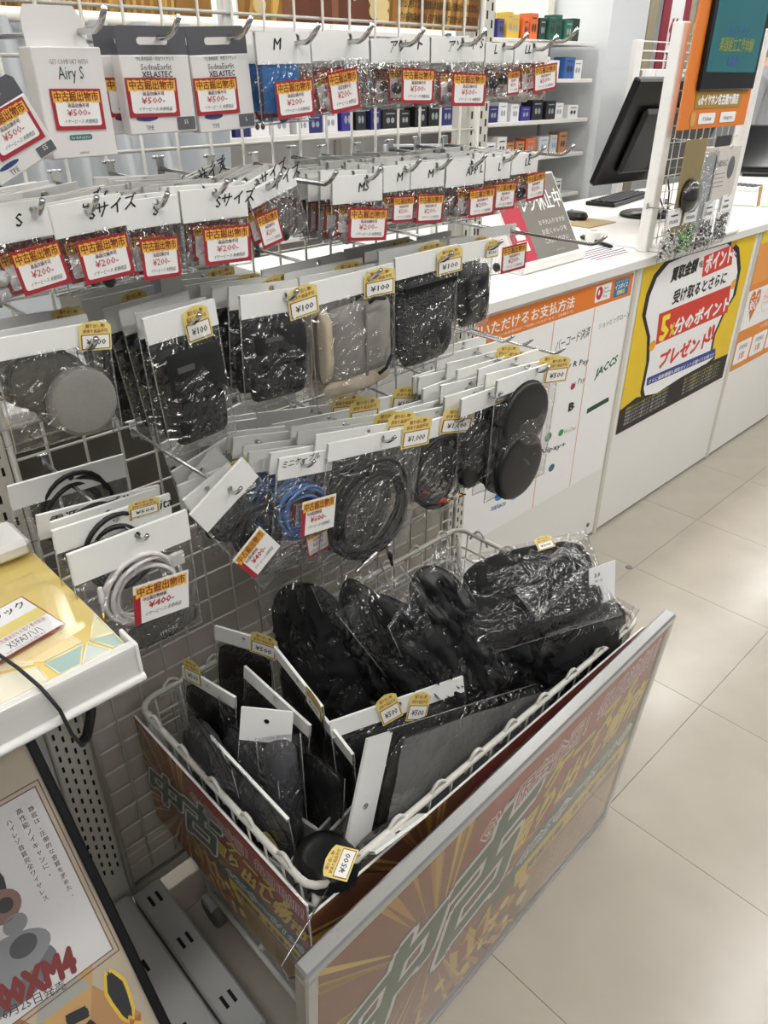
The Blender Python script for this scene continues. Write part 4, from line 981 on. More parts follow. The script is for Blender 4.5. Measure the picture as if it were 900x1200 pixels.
# printed price card under a clear holder
PC = Plane((0, 0, SHZ + .002), (1, 0, 0), (0, 1, 0))
a, b_, c_ = [Vector((*PC.L(p), SHZ + .002)) for p in ((10, 770), (77, 731), (54, 684))]
ex = b_ - a; up = c_ - b_
t = thing('price_card', 'printed price card lying under clear plastic on the gold shelf', 'price card', frame(a - ex.normalized() * .10, ex, up))
W, Hc = ex.length + .10, (up - ex.normalized() * up.dot(ex.normalized())).length
b = MB(); b.box(0, W, 0, Hc, -.001, .0005, ink('#8d2f2c')); b.rect(.0015, .0015, W - .0015, Hc - .0015, .0007, SHEET); b.rect(.0015, Hc * .38, W - .0015, Hc * .60, .0009, ink('#e3d27e')); b.build('card', t)
b = MB(); b.text('WF-1000XM4 BM ブラック', .006, Hc * .76, Hc * .13, ink('#26262a'), .001, w=W - .012, bold=.02); b.text('X5FA7ハハ', W * .66, Hc * .10, Hc * .14, ink('#26262a'), .001, w=W * .22); b.text('Webで在庫状況をお取り寄せ配送！', W * .58, Hc * .28, Hc * .07, ink('#a33030'), .001, w=W * .38); b.rrect(W * .45, Hc * .26, W * .53, Hc * .37, .002, .001, ink('#b2342c'))
b.text('税込', W * .49, Hc * .285, Hc * .07, SHEET, .0012, al='c'); b.text('カラーバリエーション有ります', W * .62, Hc * .03, Hc * .045, ink('#444444'), .001, w=W * .26); b.build('lettering', t)
MB().rect(-.01, -.025, W + .03, Hc + .03, .003, ACRYL).build('clear_holder', t)
# white stand for a device
P = onZ((12, 655), SHZ)
t = thing('device_stand', 'white plastic stand with an upright peg on the gold shelf', 'stand', T(P.x - .03, P.y + .02, SHZ))
b = MB(); b.box(-.10, .055, -.03, .035, 0, .022, WHITEP, bev=.006); b.build('base', t)
b = MB(); b.box(.018, .026, .005, .02, .022, .05, WHITEP, bev=.003); b.build('peg', t)
P = onZ((2, 640), SHZ)
t = thing('clear_case', 'small clear plastic case standing behind the white stand', 'case', T(P.x - .045, .86, SHZ))
b = MB(); b.box(-.09, .03, -.02, .03, 0, .12, HAZED); b.build('shell', t)
b = MB(); b.box(-.09, .02, -.012, .02, .002, .09, pm('case_blue', '#5c6b85', .4)); b.build('contents', t)
# black cable and bracket arm under the shelf
pts = [onZ(p, z) for p, z in (((-12, 760), SHZ + .004), ((20, 782), SHZ + .005), ((48, 806), SHZ + .006))] + [onY(p, SHY0 - .018) for p in ((70, 832), (84, 860), (96, 874))] + [onY(p, SHY0 + .02) for p in ((103, 868), (106, 850), (108, 826))]
t = thing('audio_cable', 'thin black cable hanging over the gold shelf edge', 'cable', T(*pts[0]))
b = MB(); b.tube([p - pts[0] for p in pts], .0018, BCAB, 6); b.build('cord', t)
b = MB(); q = [p - pts[0] for p in (onY((94, 872), SHY0 + .02), onY((102, 862), SHY0 + .022), onY((106, 840), SHY0 + .024), onY((107, 822), SHY0 + .024))]; b.tube(q, .0052, BLACKP, 8); b.build('plug', t)

# leaning framed poster
u0, u1 = onX((40, 865), .146), onX((200, 1200), .146)
dirv = (u0 - u1).normalized()
base = u1 + dirv * ((.012 - u1.z) / dirv.z)
LW, LH = .62, 1.0
PO = base - Vector((LW, 0, 0))
pp = Plane(PO, (1, 0, 0), dirv)
t = thing('leaning_poster', 'black framed earphone poster leaning under the gold shelf', 'poster', pp.M)
b = MB()
for x0, x1, y0, y1 in ((0, LW, 0, .012), (0, LW, LH - .012, LH), (0, .012, 0, LH), (LW - .012, LW, 0, LH)): b.box(x0, x1, y0, y1, -.012, .006, BLACKP, bev=.002)
b.build('frame', t)
MB().box(.01, LW - .01, .01, LH - .01, -.010, .0, SHEET).build('backing', t)
b = MB(); b.rect(.012, .012, LW - .012, LH - .012, .0006, pm('poster_gold_grey', '#bdb09a', .5, var=.42, scale=7)); b.build('print_ground', t)
b = MB(); rnd = random.Random(4); S_ = .07
for i in range(-1, 10):
    for j in range(-1, 11):
        for k in (0, 1):
            p = [(i * S_ + j * S_ * .5 * 0 + (j % 2) * S_ * .5, j * S_), ((i + 1) * S_ + (j % 2) * S_ * .5, j * S_), ((i + .5) * S_ + (j % 2) * S_ * .5, (j + 1) * S_)]
            if k: p = [p[1], (p[1][0] + S_ * .5, p[2][1]), p[2]]
            if all(.013 < q[0] < LW - .013 and   .013 < q[1] < .70 for q in p): b.poly(p, .0008, ink(rnd.choice(['#b78a5c', '#c79d62', '#a8744f', '#bfae8f', '#c9a873', '#a3a59c', '#b5653f'])))
b.build('facets', t)
c1 = pp.L((133, 1112)); c2 = pp.L((42, 920))
b = MB(); pale = ink('#d9d6d6')
x1_, y0_, y1_ = c1[0], c1[1], c2[1]
b.rect(.03, y0_, x1_, y1_, .001, pale)
for o_ in (.0, .006): 
    for q in ((.03, y0_ - o_, x1_ + o_, y0_ - o_ + .0016), (.03, y1_ + o_ - .0016, x1_ + o_, y1_ + o_), (x1_ + o_ - .0016, y0_ - o_, x1_ + o_, y1_ + o_)): b.rect(*q, .0012, ink('#7b5a4c'))
b.build('text_panel', t)
b = MB(); dk = ink('#26262a')
for s_, p0, p1 in (('静寂は、圧倒的な音質を求めた。', (36, 947), (86, 1045)), ('高性能ノイキャンに、', (22, 950), (57, 1022)), ('ハイレゾ音質完全ワイヤレス', (10, 963), (55, 1050))):
    A, B = pp.L(p0), pp.L(p1); n = len(s_); hh = math.hypot(B[0] - A[0], B[1] - A[1]) / (n - 1)
    for k, ch in enumerate(s_):
        f_ = k / (n - 1); cx = A[0]; b.text(ch if ch != 'ー' else '｜', cx, A[1] + (B[1] - A[1]) * f_ - hh * .4, hh * .62, dk, .0016, al='c', bold=.0)
A, B, C = pp.L((-40, 1215)), pp.L((86, 1133)), pp.L((-46, 1180)); b.textq('WF-1000XM4', pp.L((-95, 1242)), pp.L((90, 1136)), pp.L((-103, 1212)), ink('#7d2f2b'), .0016, .07)
b.textq('2021年6月25日発売', pp.L((-40, 1218)), pp.L((78, 1158)), pp.L((-44, 1206)), dk, .0016, .0)
e0 = pp.L((165, 1190)); b.text('!', e0[0] - .02, e0[1] - .02, .10, ink('#e8c23c'), .0014, bold=.05); b.text('!', e0[0] - .02, e0[1] - .02, .10, dk, .0018, bold=.02)
b.text('ちまえ', e0[0] - .19, e0[1] - .02, .075, dk, .0016, w=.15, bold=.04)
b.build('lettering', t)
b = MB(); ct = pp.L((20, 1120)); g1, g2 = ink('#6d6d70'), ink('#8b8b8e')
b.ell(ct[0] - .02, ct[1], .06, .028, .0012, g2, 24, None, 0); b.ell(ct[0] - .02, ct[1] - .022, .058, .03, .0011, g1, 24); b.ell(ct[0] + .01, ct[1] + .006, .016, .013, .0014, ink('#505053')); b.ell(ct[0] - .04, ct[1] + .004, .016, .013, .0014, ink('#505053')); b.ell(ct[0] + .012, ct[1] + .034, .014, .012, .0014, g2)
ct = pp.L((2, 1063)); b.ell(ct[0], ct[1], .022, .02, .0014, ink('#8a6a5e')); b.ell(ct[0] + .004, ct[1], .009, .009, .0016, ink('#3a3233')); b.ell(ct[0] - .025, ct[1] + .03, .04, .038, .0013, ink('#2e2e31')); b.build('earphone_picture', t)
MB().rect(.012, .012, LW - .012, LH - .012, .004, ACRYL).build('clear_cover', t)

# ================================================================== COUNTER
CX0, CX1, CY0, CY1, CZ = 1.235, 5.7, 1.13, 1.95, .98
t = thing('shop_counter', 'long white checkout counter with panelled front', 'counter', T(CX0, CY0, 0))
b = MB(); b.box(0, CX1 - CX0, .02, CY1 - CY0, .03, CZ - .03, LAMINATE); b.build('carcass', t)
b = MB(); b.box(-.01, CX1 - CX0 + .01, -.012, CY1 - CY0, CZ - .03, CZ, LAMINATE, bev=.003); b.build('worktop', t)
seams = [CX0, 2.165, 3.065, 3.965, 4.865, CX1]
for k in range(5):
    b = MB(); b.box(seams[k] - CX0 + .012, seams[k + 1] - CX0 - .012, .004, .02, .012, CZ - .034, LAMINATE, bev=.002); b.build('front_panel', t)
for x in seams[:-1]:
    b = MB(); b.box(x - CX0 - .012, x - CX0 + .012, .0, .02, .0, CZ - .031, STEEL, bev=.003); b.build('corner_strip', t)
b = MB(); b.lathe([(.008, -.002), (.008, .002), (.004, .003)], pm('screw_grey', '#777777', .4, .6), 12, T(2.165 - CX0 - .055, .003, .06) @ Matrix.Rotation(R(90), 4, 'X')); b.build('screw_cap', t)
b = MB(); b.lathe([(.012, .0), (.011, .002), (.004, .003)], pm('floor_screw', '#8a8680', .5, .4), 14, T(*onZ((737, 665), 0))); o = b.build('floor_bolt'); tag(o, 'small round metal bolt set in the floor tiles', 'bolt')
# payment notice
FP = Plane((0, CY0 + .003, 0), (1, 0, 0), (0, 0, 1))
L_ = FP.L
x0, x1 = 1.27, 2.14; yT, yB = .94, .28
t = thing('payment_notice', 'white payment methods notice with orange top on the counter front', 'notice', FP.M)
b = MB(); b.rect(x0, yB, x1, yT, .0005, SHEET); b.rect(x0, .872, x1, yT, .0008, ink('#e07b28')); b.build('sheet', t)
b = MB()
for p, q in (((648, 388), (605, 560)), ((696, 368), (662, 556))):
    A, B = L_(p), L_(q); b.rect(A[0] - .002, yB, A[0] + .002, .87, .0009, ink('#e2a184'))
b.build('divider_lines', t)
b = MB(); wh = SHEET; d1 = ink('#333333')
b.textq('ご利用いただけるお支払方法', (1.30, .892), (1.83, .892), (1.30, .925), wh, .0011, .02); b.textq('すべての決済手段がご利用いただけます。(店舗のみ)', (1.45, .878), (1.83, .878), (1.45, .887), wh, .0011, .0)
b.textq('ショッピングローン', L_((701, 386)), L_((737, 371)), L_((702, 379)), d1, .0011, .0); b.textq('バーコード決済', L_((650, 412)), L_((690, 394)), L_((652, 399)), d1, .0011, .0)
for s_, bl, br, tl, hx, bo in (('JACCS', (696, 446), (721, 428), (699, 433), '#2c6b45', .04), ('G Pay R Pay', (648, 437), (688, 428), (650, 428), '#555555', .02), ('au Pay', (668, 456), (684, 449), (670, 447), '#666666', .0), ('B', (666, 482), (672, 479), (667, 473), '#222222', .05), ('WeChat', (660, 509), (674, 503), (661, 504), '#7a9a85', .0), ('Alipay+', (630, 535), (661, 525), (632, 527), '#444444', .02), ('nanaco', (575, 599), (592, 592), (576, 594), '#4477aa', .02)):
    b.textq(s_, L_(bl), L_(br), L_(tl), ink(hx), .0011, bo)
A, B, C = L_((686, 487)), L_((713, 470)), L_((686, 481)); b.poly([L_((687, 485)), L_((713, 470)), L_((713, 465)), L_((688, 479))], .0011, ink('#1f4a38'))
for p, hx, r_ in (((671, 453), '#c23b35', .012), ((657, 507), '#3f8f52', .014), ((642, 512), '#3f7a52', .018), ((646, 548), '#2f6f78', .016), ((585, 580), '#2f7fc0', .022), ((603, 578), '#5aa5d8', .026)):
    A = L_(p); MB().ell(A[0], A[1], r_, r_ * .8, .0011, ink(hx)).build('round_logo', t)
b.build('lettering', t)
b = MB(); b.rect(1.935, .885, 2.018, .932, .0012, wh); A = (1.957, .910); b.ell(A[0], A[1], .017, .019, .0014, ink('#b8322e')); b.ell(A[0] - .004, A[1] + .002, .005, .008, .0016, wh); b.text('Japan', 1.978, .917, .009, d1, .0014); b.text('Tax-free', 1.978, .905, .009, d1, .0014); b.text('Shop', 1.978, .893, .009, d1, .0014)
b.rect(2.037, .882, 2.118, .932, .0012, ink('#2b6ea6')); b.text('適格請求書発行事業者', 2.077, .922, .007, ink('#9fd0a0'), .0014, al='c', w=.07); b.text('インボイス', 2.077, .904, .014, wh, .0014, al='c', w=.07, bold=.03); b.text('登録店', 2.077, .888, .011, ink('#d5e27a'), .0014, al='c', w=.045, bold=.03); b.build('stickers', t)
# yellow poster
t = thing('yellow_poster', 'bright yellow and black points campaign poster on the counter', 'poster', FP.M)
x0, x1, yT, yB = 2.200, 3.02, .962, .385
BLK = ink('#1d1b1a'); YLW = pm('poster_yellow', '#e5c21c', .45, var=.05, scale=14)
b = MB(); b.rect(x0, yB, x1, yT, .0006, YLW); b.build('sheet', t)
b = MB()
sil = [(773, 500), (752, 487), (750, 460), (757, 425), (758, 395), (752, 370), (757, 345), (766, 322), (781, 304), (800, 288), (858, 266), (866, 290), (868, 315), (862, 345), (850, 365), (838, 392), (834, 412), (838, 420), (820, 436)]
sil = [(max(x0 + .02, min(x1 - .02, L_(p)[0])), max(yB + .05, min(yT - .004, L_(p)[1]))) for p in sil]; b.poly(sil, .0009, BLK)
cx_, cy_ = L_((806, 385)); b.poly([(cx_ + (p[0] - cx_) * .93, cy_ + (p[1] - cy_) * .945) for p in sil], .0011, SHEET)
b.poly([(x0, yB), (x1, yB), (x1, yB + .10), (2.80, yB + .105), (2.62, yB + .10), (2.45, yB + .085), (2.30, yB + .11), (x0, yB + .09)], .0013, BLK)
b.poly([L_((768, 404)), L_((852, 366)), L_((856, 334)), L_((772, 368))], .0015, ink('#cf3b2c'))
b.poly([L_((822, 325)), L_((857, 310)), L_((859, 286)), L_((825, 300))], .0015, ink('#cf3b2c'))
b.poly([L_((757, 452)), L_((838, 417)), L_((838, 408)), L_((758, 443))], .0015, ink('#2a3f8f'))
for p in ((764, 405), (859, 333), (860, 283)): A = L_(p); b.ell(A[0], A[1], .022, .018, .0017, ink('#e2a62a'))
b.build('shapes', t)
b = MB()
for s_, bl, br, tl, m_, bo in (('買取金額', (785, 331), (815, 318), (789, 314), BLK, .05), ('を', (818, 315), (824, 312), (819, 307), BLK, .02), ('ポイント', (825, 320), (856, 306), (828, 300), SHEET, .05), ('で', (857, 304), (863, 301), (859, 293), BLK, .02), ('受け取るとさらに', (787, 357), (849, 332), (790, 341), BLK, .035), ('5', (772, 400), (781, 396), (776, 372), ink('#f0dc3a'), .04), ('%', (783.5, 394), (789, 391.5), (785, 380), ink('#f0dc3a'), .03), ('分のポイント', (789, 392), (852, 363), (792, 374), SHEET, .05), ('プレゼント', (771, 432), (827, 406), (775, 413), ink('#cf3b2c'), .05), ('!!', (829, 400), (835, 396), (831, 384), ink('#cf3b2c'), .06), ('さらに最新機種も買取ポイントが選べてお得です', (759, 450), (836, 417), (760, 445), SHEET, .02), ('e☆イヤホン', (762, 309), (782, 303), (762, 303), ink('#c2801f'), .03)):
    b.textq(s_, L_(bl), L_(br), L_(tl), m_, .0019, bo)
for k in range(5):
    b.text('買取金額に応じたポイントを進呈いたします。現金でのお受け取りも可能です。', x0 + .04, yB + .078 - .014 * k, .008, ink('#e2cf4c') if k < 1 else ink('#cfcfcf'), .0019, w=.30); b.text('詳しくは店頭スタッフまでお尋ねください', x0 + .46, yB + .078 - .014 * k, .008, ink('#e2cf4c') if k in (0, 2) else ink('#cfcfcf'), .0019, w=.30)
b.build('lettering', t)
# orange notice on the third panel
t = thing('orange_notice', 'orange and white warranty notice with a heart on the counter', 'notice', FP.M)
x0, x1 = 3.085, 3.90; oc = ink('#dd8a3c')
b = MB(); b.rect(x0, .40, x1, .95, .0006, SHEET); b.rect(x0, .735, x1, .90, .0009, ink('#e39a4c')); b.rect(x0, .90, x1, .95, .0009, ink('#e3cf2a')); b.rect(x0, .72, x1, .745, .001, oc); b.rect(x0, .39, x1, .56, .0009, oc)
for k in range(5): b.rrect(x0 + .01 + .16 * k, .415, x0 + .155 + .16 * k, .51, .012, .0012, SHEET)
h = []
for k in range(24):
    a = 6.2832 * k / 24; h.append((3.165 + .0032 * 16 * math.sin(a) ** 3, .66 + .0046 * (13 * math.cos(a) - 5 * math.cos(2 * a) - 2 * math.cos(3 * a) - math.cos(4 * a))))
b.poly(h, .0012, ink('#d8703a')); b.ell(3.30, .655, .05, .055, .0012, ink('#f0c9a0')); b.ell(3.30, .655, .046, .051, .0014, SHEET); b.build('sheet', t)
b = MB(); b.text('ここが', 3.165, .672, .022, SHEET, .0015, al='c', bold=.03); b.text('安心', 3.165, .638, .03, SHEET, .0015, al='c', bold=.04); b.text('全品保証', 3.30, .66, .016, ink('#c9702f'), .0016, al='c'); b.text('つきます', 3.30, .635, .016, ink('#c9702f'), .0016, al='c'); b.text('つの安心ポイント', 3.3, .53, .018, SHEET, .0013)
for k in range(4): b.text('長期保証', x0 + .083 + .16 * k, .475, .016, d1, .0014, al='c'); b.text('5年', x0 + .083 + .16 * k, .43, .028, ink('#d8703a'), .0014, al='c', bold=.03)
b.build('lettering', t)

# ---- things on the counter
# closed register sign
A, B = onZ((612, 323), CZ), onZ((684, 303), CZ)
t = thing('closed_register_sign', 'grey and red closed register sign on a white easel', 'sign', frame(A + Vector((.0, .0, .001)), B - A, (0, 0, 1)))
W = (B - A).length
MT = Matrix.Rotation(R(-32), 4, 'X'); Hs = .27
b = MB(); b.box(0, W, 0, .028, -.010, .004, WHITEP, bev=.003); b.box(0, W, 0, .006, -.19, 0, WHITEP); b.build('base', t)
b = MB(); b.box(0, W, .02, Hs, -.004, 0, WHITEP, MT, .002); b.build('board', t)
b = MB(); b.rect(.006, .03, W - .006, Hs - .006, .0006, ink('#77736c'), MT)
b.rect(.006, .03, W * .30, Hs - .006, .001, ink('#b7263c'), MT); b.build('print_ground', t)
b = MB(); b.text('レジ休止中', W * .34, Hs * .62, .045, SHEET, .0014, w=W * .62, bold=.02, M=MT)
for k, s_ in enumerate(('おそれ入りますが', 'お近くのレジを', 'ご利用ください')): b.text(s_, W * .50, Hs * (.45 - .10 * k), .013, ink('#e6e4e0'), .0014, w=W * (.42, .40, .38)[k], M=MT)
b.text('e☆イヤホン', W * .62, Hs * .15, .006, ink('#a9c4d8'), .0014, M=MT); b.build('lettering', t)
b = MB(); b.rect(W * .08, Hs * .22, W * .24, Hs * .32, .0014, SHEET, MT); b.ell(W * .16, Hs * .44, .011, .011, .0014, SHEET, 14, MT); b.rect(W * .10, Hs * .34, W * .23, Hs * .40, .0014, SHEET, MT); b.rect(W * .19, Hs * .38, W * .27, Hs * .41, .0015, SHEET, MT); b.build('pictogram', t)
# tilted tablet behind it
P = onZ((628, 262), CZ)
t = thing('tablet', 'grey tablet tilted on a stand behind the closed register sign', 'tablet', T(1.78, 1.62, CZ) @ Matrix.Rotation(R(-38), 4, 'Z'))
M = T(0, 0, .10) @ Matrix.Rotation(R(62), 4, 'X')
b = MB(); b.box(-.15, .15, 0, .22, -.004, .004, pm('tablet_grey', '#8f9398', .3), M, .003); b.build('body', t)
b = MB(); b.rect(-.14, .01, .14, .21, .0046, pm('tablet_screen', '#2b2f36', .1), M); b.build('screen', t)
b = MB(); b.tube([(0, .02, .12), (0, .03, 0)], .012, WHITEP, 10); b.lathe([(.07, 0), (.07, .006), (.02, .01)], WHITEP, 20, T(0, .03, 0)); b.build('stand', t)
# keyboard
A, B = onZ((668, 248), CZ), onZ((757, 222), CZ)
t = thing('keyboard', 'black computer keyboard on the counter before the monitor', 'keyboard', frame((A + B) / 2 + Vector((0, -.04, 0)), B - A, (0, 1, 0)))
b = MB(); b.box(-.22, .22, -.065, .065, 0, .016, BLACKP, bev=.004); b.build('case', t)
kb = MB(); kb.box(-.0075, .0075, -.0075, .0075, 0, .005, pm('key_black', '#222226', .5), bev=.001); kb = kb.mesh('key')
for j in range(5):
    for i in range(20): link('key', kb, t, T(-.2 + i * .021, -.045 + j * .021, .016))
# monitor seen from behind
P = onZ((752, 252), CZ)
t = thing('computer_monitor', 'black desktop monitor turned away on the counter', 'monitor', T(P.x + .02, P.y - .02, CZ) @ Matrix.Rotation(R(-8), 4, 'Z'))
b = MB(); b.lathe([(.115, 0), (.12, .004), (.115, .012), (.03, .02)], BLACKP, 30, Matrix.Diagonal((1.1, .85, 1, 1))); b.build('base', t)
b = MB(); b.box(-.028, .028, -.018, .018, .015, .22, BLACKP, bev=.005); b.build('neck', t)
M = T(0, .05, .12) @ Matrix.Rotation(R(22), 4, 'X')
b = MB(); b.box(-.30, .30, -.004, .026, 0, .37, BLACKP, M, .006); b.box(-.22, .22, -.03, 0, .05, .28, BLACKP, M, .012); mp = b.build('panel', t)
b = MB(); b.box(-.284, .284, .0262, .027, .016, .354, pm('screen_dark', '#16181c', .12), M); b.build('screen', mp)
b = MB(); b.box(-.05, .05, -.045, -.025, .06, .16, BLACKP, M, .004); b.build('hinge', t)
b = MB(); b.tube([(-.1, -.06, .2), (-.11, -.09, .12), (-.05, -.1, .03), (.06, -.09, .01), (.15, -.02, .006)], .003, BCAB, 6); b.tube([(-.05, -.06, .22), (-.04, -.1, .1), (.0, -.08, .02)], .003, BCAB, 6); b.build('cables', t)
# small things near the sign
def small(name, lab, cat, p, builder):
    t = thing(name, lab, cat, T(*onZ(p, CZ))); builder(t); return t
def _tape(t):
    b = MB(); b.lathe([(.012, 0), (.024, 0), (.025, .002), (.025, .034), (.024, .036), (.012, .036)], WHITEP, 22); b.build('roll', t)
    b = MB(); b.lathe([(.0115, .002), (.0118, .037)], BEIGE, 18); b.build('core', t)
small('paper_roll', 'small white paper roll standing beside the pen', 'paper roll', (694, 284), _tape)
def _pen(t):
    b = MB(); d = (onZ((718, 292), CZ) - onZ((680, 280), CZ)); b.tube([Vector((0, 0, .007)) + d * q for q in (0, .05, .8, .97, 1.0)], [.003, .006, .006, .004, .001], BLACKP, 10); b.build('barrel', t)
    b = MB(); b.tube([Vector((0, 0, .015)) + d * q for q in (.05, .35)], .0015, CHROME, 6); b.build('clip', t)
small('pen', 'black pen lying on the counter before the paper roll', 'pen', (680, 280), _pen)
def _sheet(t):
    b = MB(); b.rect(-.13, -.06, .16, .06, .001, SHEET); b.build('sheet', t)
    b = MB()
    for k in range(6): b.rect(-.12, .04 - .018 * k, .10 - .02 * (k % 3), .048 - .018 * k, .0014, ink(('#3c4a6a', '#555555', '#a34444')[k % 3]))
    b.build('printed_lines', t)
small('printed_sheet', 'printed white sheet lying by the counter edge', 'paper', (708, 296), _sheet)
def _mat(t): 
    b = MB(); b.box(-.09, .09, -.06, .06, 0, .004, pm('kraft_board', '#a8946c', .7), bev=.001); b.build('board', t)
small('kraft_tray', 'flat tan card tray beside the keyboard', 'tray', (690, 262), _mat)
def _mouse(t):
    b = MB(); pillow(b, 0, 0, .06, .1, .035, BLACKP, 2.4, 0, 1, 12, .016); b.build('shell', t)
    b = MB(); b.lathe([(.004, -.003), (.008, -.003), (.008, .003), (.004, .003)], STEELG, 12, T(0, .02, .03) @ Matrix.Rotation(R(90), 4, 'Y')); b.build('wheel', t)
small('computer_mouse', 'black computer mouse at the end of the keyboard', 'mouse', (674, 258), _mouse)

# ---- orange display stand on the counter edge
SX0, SX1, SY = 2.262, 2.80, 1.16
t = thing('display_rack', 'white wire display rack carrying an orange header panel', 'rack', T(0, SY, CZ))
b = MB(); b.box(SX0 - .02, SX0 + .02, 0, .035, 0, .60, WHITEP, bev=.003); b.build('side_post', t)
b = MB(); b.box(SX1 - .02, SX1 + .02, 0, .035, 0, .60, WHITEP, bev=.003); b.build('side_post', t)
b = MB(); b.box(SX0, SX1, -.05, .16, 0, .012, WHITEP, bev=.003); b.build('base', t)
b = MB(); x = SX0 + .03
while x < SX1: b.tube([(x, .018, .01), (x, .018, .60)], .0016, WIREW, 5); x += .045
for k in range(13): b.tube([(SX0, .02, .03 + .045 * k), (SX1, .02, .03 + .045 * k)], .0016, WIREW, 5)
b.build('net_wires', t)
def hp(x, y): P_ = onY((x, y), SY - .03); return (P_.x, P_.z - CZ)
OX0, OZ0 = hp(793, 153); OX1 = hp(870, 147)[0]
orange = thing('header_panel_tmp', None, None) if False else None
b = MB(); b.box(OX0, OX1, -.034, -.028, OZ0, 1.05, ink('#dc7a2b')); op = b.build('orange_panel', t)
FM = T(0, -.0345, 0) @ FACE
b = MB(); s0, s1 = hp(813, 106), hp(872, 103); b.box(s0[0], s1[0] + .03, s0[1], 1.0, 0, .012, BLACKP, FM, .003); b.build('screen_bezel', op)
scr = pm('screen_teal', '#1d5f66', .25, var=.12, scale=8); scr.node_tree.nodes['Principled BSDF'].inputs['Emission Color'].default_value = lin('#2c7f86'); scr.node_tree.nodes['Principled BSDF'].inputs['Emission Strength'].default_value = .12
b = MB(); sx0, sx1 = s0[0] + .018, s1[0] + .012; b.rect(sx0, s0[1] + .045, sx1, .985, .0125, scr, FM)
for s_, y, hx, h_, w_ in (('e☆イヤホン', .575, '#3f63a0', .018, .15), ('楽器組立工作体験', .535, '#8c9440', .028, .22), ('開催中', .50, '#3f63a0', .018, .07)): b.text(s_, (sx0 + sx1) / 2, y, h_, ink(hx), .0135, al='c', w=w_, bold=.02, M=FM)
b.build('screen', t)
b = MB(); cxp = (OX0 + OX1) / 2; b.rrect(OX0 + .07, OZ0 + .052, OX1 - .06, OZ0 + .098, .010, .001, ink('#a8842e'), FM); b.text('e☆イヤホン名古屋大須店', cxp + .0, OZ0 + .063, .022, SHEET, .002, al='c', w=.26, bold=.05, M=FM)
for k in (0, 1): b.rrect(OX0 + .11 + .14 * k, OZ0 + .012, OX0 + .215 + .14 * k, OZ0 + .04, .006, .001, SHEET, FM); b.text(('X follow', 'Instagram')[k], OX0 + .162 + .14 * k, OZ0 + .02, .012, ink('#666666'), .002, al='c', M=FM)
b.ell(OX0 + .075, OZ0 + .026, .016, .02, .001, ink('#c9a04c'), 16, FM); b.build('lettering', t)
# goods hanging on that rack
def rack_item(name, lab, cat, x, y, w, h, builder):
    P_ = onY((x, y), SY - .07); t = thing(name, lab, cat, T(*P_) @ FACE)
    builder(t, w, h)
    hk = thing('display_hook', 'thin rack hook holding the ' + lab.split(' with')[0].split(' on')[0].split(' below')[0].split(' between')[0].split(' at the')[0], 'hook', T(P_.x, SY + .016, P_.z - .004))
    b = MB(); b.tube([(0, 0, 0), (0, -.09, 0), (0, -.095, .008)], .0016, CHROME, 6); b.build('rod', hk)
    b = MB(); b.box(-.006, .006, -.002, .002, -.004, .012, CHROME); b.build('clip', hk)
    return t
def _kraft(t, w, h):
    b = MB(); b.box(-w / 2, w / 2, -h, 0, -.002, 0, pm('kraft_card', '#8a7a55', .7, var=.1)); b.build('backing_card', t)
    b = MB(); b.lathe([(w * .34, 0), (w * .36, .006), (w * .3, .018), (w * .1, .026), (.001, .027)], pm('dark_lens', '#2a2723', .15), 24, T(0, -h * .58, 0)); b.build('round_case', t)
    b = MB(); b.lathe([(w * .38, 0), (w * .38, .01), (w * .34, .024), (w * .1, .034), (.001, .035)], ACRYL, 24, T(0, -h * .58, 0)); b.build('clear_dome', t)
rack_item('blister_pack', 'dark round case on a brown card', 'package', 818, 163, .13, .26, _kraft)
def _box(t, w, h):
    b = MB(); b.box(-w / 2, w / 2, -h, 0, -.05, 0, pm('cover_box', '#cfcac4', .5), bev=.001); b.build('carton', t)
    b = MB(); b.ell(w * .2, -h * .4, w * .14, h * .22, .0006, ink('#6a6a6e')); b.text('NIDEC', -w * .4, -h * .35, .018, d1, .0006)
    for k in range(4): b.rect(-w * .42, -h * (.5 + .08 * k), w * .0, -h * (.48 + .08 * k), .0006, ink('#9a8f8a'))
    b.build('print', t)
    b = MB(); b.prism([(-w * .3, 0), (-w * .3, .03), (w * .3, .03), (w * .3, 0)], -.026, -.024, ink('#333336')); b.build('hang_tab', t)
rack_item('accessory_box', 'pale boxed accessory with a printed earphone', 'box', 856, 172, .17, .15, _box)
def _clearsl(t, w, h):
    link('film_pouch', film_mesh(w, h, 0, .004, 3), t); b = MB(); b.box(-w * .4, w * .4, -h * .95, -h * .05, -.002, 0, pm('grey_insert', '#a9aaae', .3)); b.build('insert', t)
rack_item('clear_sleeve', 'grey sleeve in clear film between the round case and the boxed accessory', 'sleeve', 836, 178, .09, .24, _clearsl)
